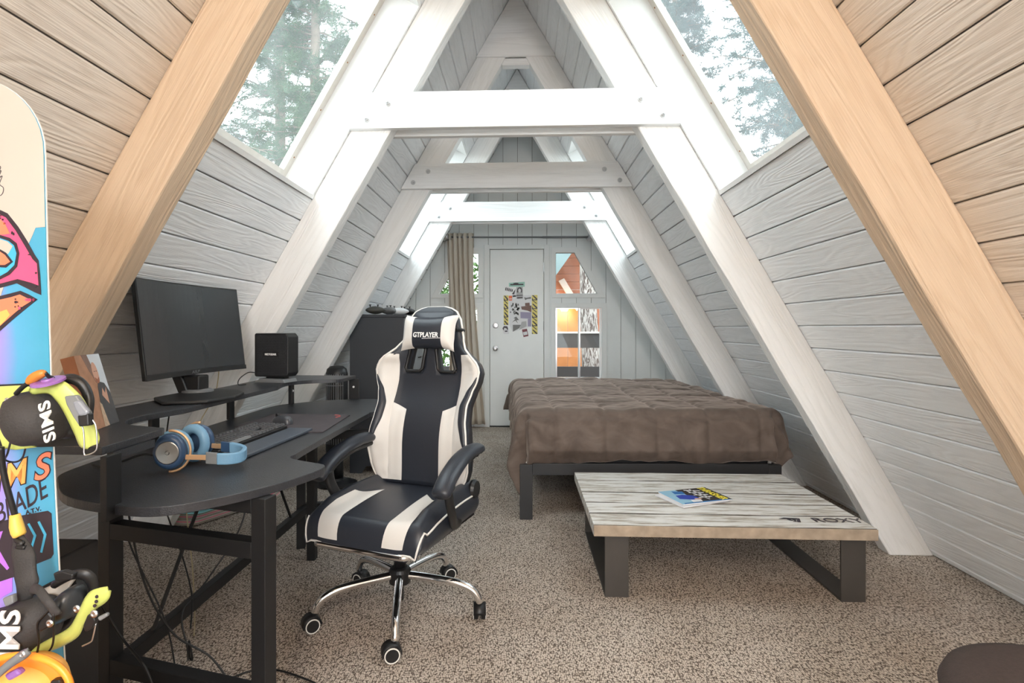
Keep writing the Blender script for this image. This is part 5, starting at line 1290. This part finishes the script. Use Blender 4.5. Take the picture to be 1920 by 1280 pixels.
def puffy(par, name, poly, l0, h, mat):
    """a cushion over a polygon outline"""
    pts = [bl_(u, v, l0) for u, v in smooth_pts(poly + [poly[0]], 4)][:-1]; c = sum(pts, Vector()) / len(pts); mb = MB(); vs = [c + Vector((0, 0, h))]; n = len(pts); K_ = 6
    for k in range(1, K_ + 1):
        t = k / K_
        for p in pts: q = c.lerp(p, math.sin(t * math.pi / 2)); q.z = l0 + h * math.cos(t * math.pi / 2) ** .8; vs.append(q)
    fs = [(0, 1 + i, 1 + (i + 1) % n) for i in range(n)] + [(1 + (k - 1) * n + i, 1 + k * n + i, 1 + k * n + (i + 1) % n, 1 + (k - 1) * n + (i + 1) % n) for k in range(1, K_) for i in range(n)]
    base = len(vs); vs += [Vector((p.x, p.y, l0 - .01)) for p in pts]
    fs += [(1 + (K_ - 1) * n + i, base + i, base + (i + 1) % n, 1 + (K_ - 1) * n + (i + 1) % n) for i in range(n)] + [tuple(base + i for i in range(n))[::-1]]
    mb.add(vs, fs); return mb.build(name, mat, par, space=sM, smooth=True, recalc=True)
def screw(par, u, v, l, r=.004, mat='steel'):
    p = bl_(u, v, l); MB().lathe([(r, 0), (r, .0012), (r * .6, .0022), (r * .25, .0016)], 14, sM @ Matrix.Translation(p)).build('screw', M_[mat], par)

b1 = thing('snowboard_binding', sM @ bl_(70, 780, .01), 'upper lime green binding with black padded strap on the blue snowboard', 'binding', )
sheet(b1, 'base_plate', [(-30, 722), (60, 718), (150, 745), (172, 790), (160, 835), (40, 838), (-30, 845)], .001, .012, M_['black'])
sheet(b1, 'heel_plate', [(-40, 728), (0, 724), (40, 722), (62, 726), (48, 745), (34, 760), (28, 790), (30, 815), (40, 828), (58, 832), (70, 838), (30, 843), (8, 840), (-5, 800), (-40, 790)], .055, .061, M_['lime'], .002)
puffy(b1, 'padded_strap', [(30, 745), (55, 733), (88, 735), (112, 748), (124, 775), (120, 805), (105, 825), (62, 835), (42, 828), (27, 800), (24, 770)], .070, .045, M_['pad'])
puffy(b1, 'inner_pad', [(95, 750), (120, 760), (142, 790), (150, 815), (128, 822), (105, 812)], .045, .02, M_['black'])
loft(b1, 'side_plate', [(60, 726, .085, 64, 738, .085), (90, 716, .088, 92, 736, .088), (118, 714, .088, 108, 750, .088), (138, 728, .085, 120, 768, .085), (158, 750, .080, 132, 792, .080), (174, 785, .074, 143, 815, .074), (183, 808, .070, 150, 832, .070), (187, 822, .068, 156, 838, .068), (184, 830, .067, 166, 840, .067)], M_['lime'], .0045)
wire(b1, 'ratchet_strap', [(112, 712, .05), (138, 708, .055), (158, 722, .055), (168, 748, .055), (166, 775, .06)], .006, M_['black'])
loft(b1, 'upper_strap', [(100, 712, .060, 112, 718, .06), (130, 706, .060, 136, 718, .060), (155, 712, .058, 150, 728, .058), (170, 735, .055, 158, 745, .055), (171, 770, .052, 162, 770, .052)], M_['black'], .004)
sheet(b1, 'buckle', [(124, 742), (146, 740), (158, 756), (170, 772), (172, 796), (152, 798), (140, 780), (128, 758)], .092, .100, M_['drawer'], .002)
sheet(b1, 'buckle_lever', [(138, 752), (152, 750), (168, 770), (166, 778), (150, 780), (142, 766)], .100, .107, plain('grey_lever', (.22, .24, .28), .3), .003)
sheet(b1, 'buckle_block', [(150, 778), (171, 774), (172, 797), (153, 799)], .095, .106, M_['black'], .002)
wire(b1, 'bail_wire', [(140, 760, .098), (150, 792, .098), (156, 805, .098), (158, 830, .098), (158, 851, .098), (166, 852, .098), (178, 846, .098), (182, 835, .098), (180, 800, .098), (172, 785, .098), (164, 768, .098)], .0010, M_['steel'])
wire(b1, 'lower_bail', [(22, 820, .07), (14, 850, .07), (10, 862, .05), (28, 866, .04), (42, 858, .04), (48, 838, .06)], .0014, M_['black'])
wire(b1, 'lacing', [(22, 752, .072), (18, 775, .072), (22, 805, .072), (30, 825, .072)], .002, M_['ink'], seg=6)
for p in ((157, 806), (161, 813)): 
    q = bl_(p[0], p[1], .0735); MB().lathe([(.0026, 0), (.0026, .001)], 12, sM @ Matrix.Translation(q)).build('strap_hole', M_['ink'], b1)
screw(b1, 14, 750, .062); 
q = bl_(91, 717, .094); MB().lathe([(.021, 0), (.021, .003), (.018, .004), (.008, .0042), (.007, .006)], 30, sM @ Matrix.Translation(q) @ Matrix.Rotation(R(-72), 4, 'X')).build('hinge_disc', M_['purple'], b1)
p = bl_(89, 788, .1165)
Mt = Matrix.Translation(p) @ Matrix.Rotation(R(97), 4, 'Z')
text('strap_lettering', 'SIMS', .0235, Mt, M_['white'], b1, bold=.0003, shear=-.15, sx=1.25, space=sM, depth=.0008)
wire(b1, 'toggle_cord', [(30, 738, .095), (42, 726, .10), (56, 716, .10), (62, 712, .10)], .0032, M_['black'])
MB().tube([sM @ bl_(*p) for p in smooth_pts([(52, 718, .10), (60, 711, .10), (70, 704, .10), (80, 700, .10), (85, 699, .10)], 4)], [.0035, .0045, .0055, .0062, .0068, .0070, .0070, .0070, .0069, .0068, .0066, .0062, .0058, .0052, .0047, .004, .0035], 12).build('pull_toggle', M_['woodknob'], b1, smooth=True)
wire(b1, 'knotted_cord', [(85, 699, .10), (92, 706, .095), (98, 708, .09), (104, 714, .085), (118, 716, .08)], .0028, M_['black'])
ld = thing('leash_cord', sM @ bl_(20, 900, .05), 'black cord with yellow rubber toggle hanging between the two bindings', 'leash')
wire(ld, 'cord', [(2, 838, .075), (4, 870, .07), (12, 910, .065), (22, 945, .06), (29, 968, .055)], .0042, M_['black'])
MB().tube([sM @ bl_(*p) for p in ((28, 964, .055), (29, 972, .055), (31, 985, .055), (34, 996, .055), (37, 1003, .055), (38, 1005, .055))], [.0065, .0075, .0090, .0092, .0085, .006], 14).build('toggle', M_['yellow'], ld, smooth=True)
b2 = thing('snowboard_binding', sM @ bl_(80, 1180, .01), 'lower binding with black padded toe strap and upturned lime green plate on snowboard', 'binding')
loft(b2, 'webbing_strap', [(28, 1008, .050, 45, 1003, .050), (24, 1030, .055, 60, 1024, .055), (26, 1050, .060, 66, 1040, .060), (30, 1080, .062, 68, 1070, .062), (34, 1100, .062, 72, 1092, .062), (36, 1125, .055, 60, 1120, .055)], M_['pad'], .005)
wire(b2, 'gathered_cord', [(36, 1000, .052), (30, 1012, .058), (42, 1018, .06), (32, 1024, .06), (48, 1026, .06)], .0035, M_['black'])
sheet(b2, 'base_plate', [(20, 1130), (100, 1088), (150, 1078), (160, 1110), (140, 1160), (90, 1215), (0, 1250), (-30, 1240)], .004, .02, M_['black'])
puffy(b2, 'padded_strap', [(-40, 1150), (0, 1142), (30, 1126), (60, 1120), (95, 1122), (112, 1150), (105, 1185), (85, 1210), (55, 1225), (20, 1240), (-40, 1262)], .055, .040, M_['pad'])
loft(b2, 'cream_footbed', [(82, 1104, .03, 88, 1126, .03), (110, 1092, .03, 104, 1122, .03), (145, 1080, .03, 120, 1120, .03)], M_['cream'], .004)
puffy(b2, 'ankle_shell', [(104, 1130), (125, 1104), (146, 1100), (153, 1120), (150, 1145), (128, 1160), (108, 1165), (98, 1150)], .060, .028, plain('black_shell', (.03, .035, .042), .3))
loft(b2, 'cross_strap', [(66, 1094, .085, 60, 1112, .085), (80, 1100, .098, 70, 1112, .098), (100, 1125, .105, 84, 1130, .105), (116, 1148, .100, 102, 1154, .100)], M_['pad'], .004)
loft(b2, 'rear_loop', [(100, 1092, .05, 104, 1100, .05), (130, 1074, .055, 134, 1084, .055), (160, 1066, .055, 156, 1084, .055), (180, 1078, .05, 166, 1094, .05), (185, 1100, .045, 168, 1108, .045), (176, 1128, .04, 162, 1124, .04)], M_['black'], .005)
sheet(b2, 'ladder_clip', [(104, 1072), (122, 1068), (142, 1074), (140, 1084), (108, 1088)], .060, .070, M_['black'], .002)
sheet(b2, 'ladder_clip', [(70, 1170), (78, 1158), (94, 1142), (102, 1152), (100, 1172), (78, 1184)], .098, .106, M_['black'], .003)
wire(b2, 'bail_wire', [(94, 1142, .107), (80, 1156, .107), (70, 1170, .107), (73, 1200, .10), (70, 1222, .095)], .0014, M_['black']); wire(b2, 'bail_wire', [(100, 1150, .107), (101, 1185, .10), (98, 1210, .09), (88, 1225, .09)], .0014, M_['black'])
loft(b2, 'lime_plate', [(48, 1228, .07, 62, 1240, .07), (80, 1206, .075, 92, 1220, .075), (105, 1192, .078, 120, 1208, .078), (132, 1176, .082, 148, 1190, .082), (148, 1150, .086, 160, 1165, .086), (160, 1124, .090, 178, 1142, .090), (172, 1108, .092, 198, 1128, .092), (190, 1102, .093, 206, 1118, .093), (203, 1101, .093, 207, 1106, .093)], M_['lime'], .0045)
for q in ((182, 1118), (181, 1127), (178, 1135)):
    c_ = bl_(q[0], q[1], .0985); MB().lathe([(.0024, 0), (.0024, .001)], 10, sM @ Matrix.Translation(c_)).build('strap_hole', M_['ink'], b2)
sheet(b2, 'ratchet', [(168, 1150), (180, 1146), (184, 1160), (176, 1176), (164, 1182), (160, 1170)], .096, .106, M_['black'], .002)
sheet(b2, 'ratchet_lever', [(184, 1156), (202, 1147), (205, 1153), (189, 1163)], .104, .110, M_['drawer'], .002)
wire(b2, 'bail_wire', [(180, 1168, .10), (174, 1195, .10), (170, 1203, .10), (154, 1211, .10)], .0010, M_['steel'])
for q in ((144, 1141, .089), (94, 1168, .106), (177, 1150, .107)): screw(b2, q[0], q[1], q[2], .0052)
p = bl_(20, 1203, .0955); text('strap_lettering', 'SIMS', .040, Matrix.Translation(p) @ Matrix.Rotation(R(86), 4, 'Z'), M_['white'], b2, bold=.0008, sx=1.15, space=sM, depth=.001, shear=0)
sheet(b2, 'ladder_clip', [(8, 1120), (28, 1112), (30, 1128), (14, 1136)], .07, .078, M_['drawer'], .002)
# orange highback of another binding, nearest of all
b3 = thing('orange_binding', sM @ bl_(50, 1260, .12), 'bright orange plastic binding highback at the lower corner, in front of the snowboard', 'binding')
def ob(u, v):
    a = R(200 - 200 * u); ru = 92 * (.25 + .75 * v); rv = 62 * (.25 + .75 * v)
    return bl_(40 + ru * math.cos(a) * 1.0, 1290 - rv * math.sin(a) * 1.0, .16 - .075 * (1 - v) ** .6 + .012 * math.sin(v * 9) * 0)
MB().grid(ob, 40, 12).build('shell', M_['orange'], b3, space=sM, smooth=True, solid=.006, soff=0)
rimp = [sM @ ob(i / 40, 1) for i in range(41)]; MB().tube(rimp, .0045, 8).build('rim', M_['orange'], b3, smooth=True)
puffy(b3, 'pad', [(0, 1262), (30, 1236), (70, 1226), (105, 1238), (122, 1268), (126, 1330), (60, 1345), (0, 1330)], .10, .045, plain('light_orange', (.95, .48, .12), .45))
sheet(b3, 'buckle', [(12, 1262), (36, 1250), (46, 1260), (22, 1274)], .158, .168, M_['purple'], .003)
loft(b3, 'strap', [(-10, 1262, .172, -10, 1276, .172), (16, 1240, .175, 20, 1250, .175), (40, 1222, .176, 48, 1232, .176), (54, 1216, .175, 58, 1222, .175)], M_['drawer'], .004)
screw(b3, 43, 1226, .180, .004); sheet(b3, 'clip', [(100, 1272), (118, 1270), (120, 1290), (96, 1290)], .150, .160, M_['black'], .002)

# ------------------------------------------------------------------ black tower case on the carpet
pcM = rotz((-1.08, 1.12, 0), 0)
pc = thing('computer_case', pcM, 'dark tall computer case on the carpet behind the snowboard', 'computer')
box('body', (-.10, -.18, .01), (.105, .18, .62), plain('case_dark', (.028, .028, .030), .4), pc, pcM, bevel=.004)
MB().prism([(-.07, .55), (.06, .55), (.075, .57), (-.06, .57)], -.183, -.179, ax='y').build('front_slot', M_['drawer'], pc, space=pcM, recalc=True)
for x in (-.07, .075):
    for y in (-.15, .15): box('foot', (x - .012, y - .012, 0), (x + .012, y + .012, .01), M_['black'], pc, pcM)

# ------------------------------------------------------------------ cables
cab = M_['black']
def cable(name, pts, r, label, n=8):
    o = MB().tube(smooth_pts(pts, n), r, 8).build(name, cab, None, smooth=True); return tag(o, label, 'cable')
z = .006
cable('power_cable', [(-1.14, 1.34, .60), (-1.08, 1.42, .42), (-1.02, 1.44, .30), (-.93, 1.40, .25), (-.88, 1.42, .12), (-.86, 1.56, .02), (-.90, 1.72, z), (-.80, 1.80, z), (-.62, 1.74, z), (-.52, 1.66, z), (-.44, 1.60, z)], .0032, 'long black cable running over the carpet past the near desk leg')
cable('thin_cable', [(-1.17, 1.60, .72), (-1.12, 1.60, .5), (-1.02, 1.62, .25), (-.96, 1.60, .05), (-.88, 1.58, z), (-.76, 1.60, z), (-.68, 1.52, z), (-.60, 1.50, z), (-.53, 1.48, z)], .0024, 'thin black cable curving on the carpet under the near desk wing')
cable('looped_cable', [(-1.05, 1.30, .16), (-.99, 1.34, .06), (-.92, 1.36, z), (-.82, 1.42, z), (-.76, 1.52, z), (-.80, 1.62, .02), (-.90, 1.66, .12), (-1.0, 1.62, .22), (-1.08, 1.60, .4), (-1.14, 1.60, .70)], .0030, 'black cable looping round the rear desk leg')
cable('coiled_cable', [(-.98, 2.05, .70), (-.95, 1.95, .45), (-1.02, 1.85, .28), (-1.03, 1.72, .23), (-.99, 1.68, .14), (-1.0, 1.70, .09), (-1.01, 1.72, .13), (-.99, 1.69, .15), (-.98, 1.69, .10), (-1.0, 1.71, .09), (-1.0, 1.70, .14)], .0030, 'black cable ending in a small coil below the desk rear rail')
cable('hanging_cable', [(-1.22, 1.95, .84), (-1.25, 1.97, .70), (-1.24, 1.95, .50), (-1.15, 1.90, .35), (-1.05, 1.80, .25), (-.98, 1.68, .20)], .0026, 'black cable hanging down behind the desk from the monitor shelf')
wirep = lambda n, pts, lab: tag(MB().tube(smooth_pts(pts, 8), .0028, 6).build(n, plain('clear_beige_cord', (.50, .42, .25), .4), None, smooth=True), lab, 'cord')
wirep('beige_cord', [(-1.51, 2.80, .98), (-1.52, 2.78, .80), (-1.58, 2.70, .60), (-1.50, 2.50, .35), (-1.35, 2.3, .12), (-1.25, 2.15, .012), (-1.15, 1.98, .008)], 'thin beige cord hanging in front of the white rafter behind the desk')
cable('router_cable', [(-1.255, 2.66, SZ + .05), (-1.26, 2.60, SZ + .055), (-1.275, 2.55, SZ + .03), (-1.27, 2.53, SZ + .004), (-1.25, 2.56, SZ + .003)], .0022, 'short black cable plugged into the side of the router')

# ------------------------------------------------------------------ outside: balcony rail, neighbour, trees, ground
gnd = MB().grid(lambda u, v: Vector((-40 + 80 * u, -30 + 80 * v, -2.9 + .3 * noise.noise(Vector((u * 6, v * 6, 0))))), 30, 30).build('ground', M_['ground'], None, smooth=True); gnd['kind'] = 'structure'
bd = struct('floor_balcony', Matrix.Translation((0, 7, -.1)))
for i in range(9): box('deck_board', (-2.4, YB + .08 + i * .142, -.16), (2.4, YB + .215 + i * .142, -.12), M_['redwood'], bd)
rl = thing('balcony_railing', (0, 7.62, -.12), 'dark horizontal board railing outside the lower windows', 'railing')
for z0, z1 in ((.865, 1.06), (.43, .61), (.02, .2)): box('rail_board', (-2.4, 7.60, z0), (2.4, 7.64, z1), M_['railing'], rl)
box('cap_rail', (-2.4, 7.58, 1.06), (2.4, 7.66, 1.085), plain('pale_cap', (.55, .53, .50), .7), rl)
for x in (-2.3, -.1, 2.3): box('post', (x - .045, 7.645, -.6), (x + .045, 7.73, 1.06), M_['railing'], rl)
nb = thing('neighbour_cabin', (2.0, 11, -2.8), 'cabin of orange wood seen through the window beside the door', 'cabin')
for i in range(22): box('siding_board', (-.3 + i * .2, 10.4, -2.8), (-.105 + i * .2, 10.46, 1.55), M_['cedar'], nb)
for i in range(7): box('upper_siding_board', (-.3, 10.36, 1.56 + i * .145), (4.1, 10.42, 1.70 + i * .145), M_['redwood'], nb)
for sg in (-1, 1): MB().prism([(.55, .70), (1.9, 3.05), (1.9, 3.45), (.25, .85)] if sg < 0 else [(1.9, 3.05), (3.6, .3), (3.9, .45), (1.9, 3.45)], 9.9, 10.1, ax='y').build('fascia_board', M_['fascia'], nb, M=Matrix.Translation((1.9, 10, 2.5)), recalc=True) if sg > 0 else MB().prism([(.10, 1.30), (1.35, 3.05), (1.35, 3.45), (-.20, 1.45)], 9.9, 10.1, ax='y').build('fascia_board', M_['fascia'], nb, recalc=True)
MB().prism([(.72, 2.0), (.82, 2.05), (1.15, 1.50), (1.05, 1.45)], 10.25, 10.33, ax='y').build('brace_board', plain('pale_brace', (.5, .42, .38), .6), nb, recalc=True)
box('corner_board', (1.42, 10.34, -2.8), (1.54, 10.40, 1.55), M_['redwood'], nb)
lmpp = P(1058, 583, y=10.25)
MB().lathe([(.05, 0), (.07, .03), (.05, .08), (.0, .09)], 20, Matrix.Translation(lmpp)).build('lamp', M_['bulb'], nb, smooth=True)
lamp('porch_lamp_light', 'POINT', (lmpp.x, 10.1, lmpp.z - .02), 8, (1.0, .72, .42), .06)

def pine(name, x, y, z0, h, r, mat, label, dens=1.0, seed=1, lean=0, bark='bark', zlo=2.0, spread=1.6, foliage=True, needle=.15):
    rnd = random.Random(seed); t = thing(name, (x, y, z0), label, 'tree')
    pts = [(x + lean * q / 8 + .05 * math.sin(q), y + .04 * math.cos(q * 1.3), z0 + h * q / 8) for q in range(9)]
    MB().tube(smooth_pts(pts, 3), [r * (1 - .72 * i / 24) for i in range(25)], 14).build('trunk', M_[bark], t, smooth=True)
    if not foliage: return t
    br = MB(); nd = MB(); nbr = int(h * 14 * dens)
    for b in range(nbr):
        zz = zlo + (z0 + h - zlo) * (b + rnd.random()) / nbr
        if zz < z0 + .5: continue
        f = (zz - z0) / h; L = spread * (1.15 - f) * rnd.uniform(.6, 1.1); a = rnd.random() * 6.283
        p = Vector((x + lean * f, y, zz)); d = Vector((math.cos(a), math.sin(a), rnd.uniform(-.05, .35))); path = [p.copy()]
        for q in range(6):
            p = p + d * L / 6; d.z -= .07; d.x += rnd.uniform(-.15, .15); d.y += rnd.uniform(-.15, .15); d.normalize(); path.append(p.copy())
        br.tube(path, [.016 * (1 - .13 * q) for q in range(7)], 5, cap=False)
        for q in range(1, 7):
            for _ in range(3):
                s_ = path[q]; td = (d + Vector((rnd.uniform(-1, 1), rnd.uniform(-1, 1), rnd.uniform(-.4, .6)))).normalized(); tl = rnd.uniform(.10, .30); e_ = s_ + td * tl
                br.tube([s_, e_], [.005, .003], 3, cap=False)
                for w in (.45, .75, 1.0):
                    c = s_ + td * tl * w
                    for k_ in range(11):
                        v = (td * .5 + Vector((rnd.gauss(0, 1), rnd.gauss(0, 1), rnd.gauss(0, 1))).normalized()).normalized() * needle * rnd.uniform(.7, 1.1); sd = v.cross(Vector((rnd.random(), rnd.random(), rnd.random()))).normalized() * .0048
                        nd.add([c - sd, c + sd, c + v], [(0, 1, 2)])
    br.build('branches', M_[bark], t)['kind'] = 'stuff'; nd.build('needles', M_[mat], t)['kind'] = 'stuff'
    return t
pine('pine_tree', -3.05, 8.3, -2.9, 12.5, .13, 'needle', 'green pine with slim trunk seen through the skylight above the desk', .9, 11, zlo=3.0, spread=1.9)
pine('pine_tree', -4.6, 10.6, -2.9, 14, .16, 'needle', 'pine farther off behind the slim trunk, through the skylight above the desk', .7, 12, zlo=3.5, spread=2.3)
pine('pine_tree', -5.6, 7.8, -2.9, 12, .15, 'needle', 'pine at the outer side of the skylight above the desk', .6, 13, zlo=3.2, spread=2.0)
pine('fir_tree', 4.2, 8.6, -2.9, 13, .22, 'needle2', 'bluish fir with thick trunk through the skylight above the bed', 1.0, 21, zlo=2.8, spread=2.2)
pine('fir_tree', 7.0, 12.2, -2.9, 15, .18, 'needle2', 'second bluish fir farther off through the skylight above the bed', .8, 22, zlo=3.5, spread=2.4)
pine('fir_tree', 3.6, 13.2, -2.9, 14, .16, 'needle2', 'bluish fir nearest the roof ridge through the skylight above the bed', .8, 23, zlo=4.2, spread=2.0)
pine('bare_trunk', 1.12, 8.75, -2.9, 9.0, .20, 'needle', 'pale furrowed pine trunk outside the window beside the door', 1, 31, bark='palebark', foliage=False)
for i, (x, y) in enumerate(((-2.2, 9.6), (-3.9, 13.0), (-1.3, 12.4), (-4.8, 9.2))):
    rnd = random.Random(50 + i); mb = MB()
    for _ in range(3200):
        a, b = rnd.random() * 6.283, math.acos(rnd.uniform(-1, 1)); rr = rnd.uniform(.45, 1) ** .6
        c = Vector((x + 1.1 * rr * math.sin(b) * math.cos(a), y + .8 * rr * math.sin(b) * math.sin(a), .6 + 2.4 * rr * math.cos(b)))
        v = Vector((rnd.gauss(0, 1), rnd.gauss(0, 1), rnd.gauss(0, 1))).normalized() * .07; w = v.cross(Vector((0, .3, 1))).normalized() * .035
        mb.add([c - v, c + w, c + v, c - w], [(0, 1, 2, 3)])
    t = thing('leafy_tree', (x, y, -2.9), ['green leafy tree just outside the window by the curtain', 'green leafy tree beyond the balcony end, behind the curtain', 'farther leafy tree behind the door side of the curtain', 'leafy tree outermost beyond the gable window by the dresser'][i], 'tree')
    mb.build('leaves', M_['bush'], t)['kind'] = 'stuff'; MB().tube([(x, y, -2.9), (x, y, 1.5)], .08, 10).build('trunk', M_['bark'], t, smooth=True)
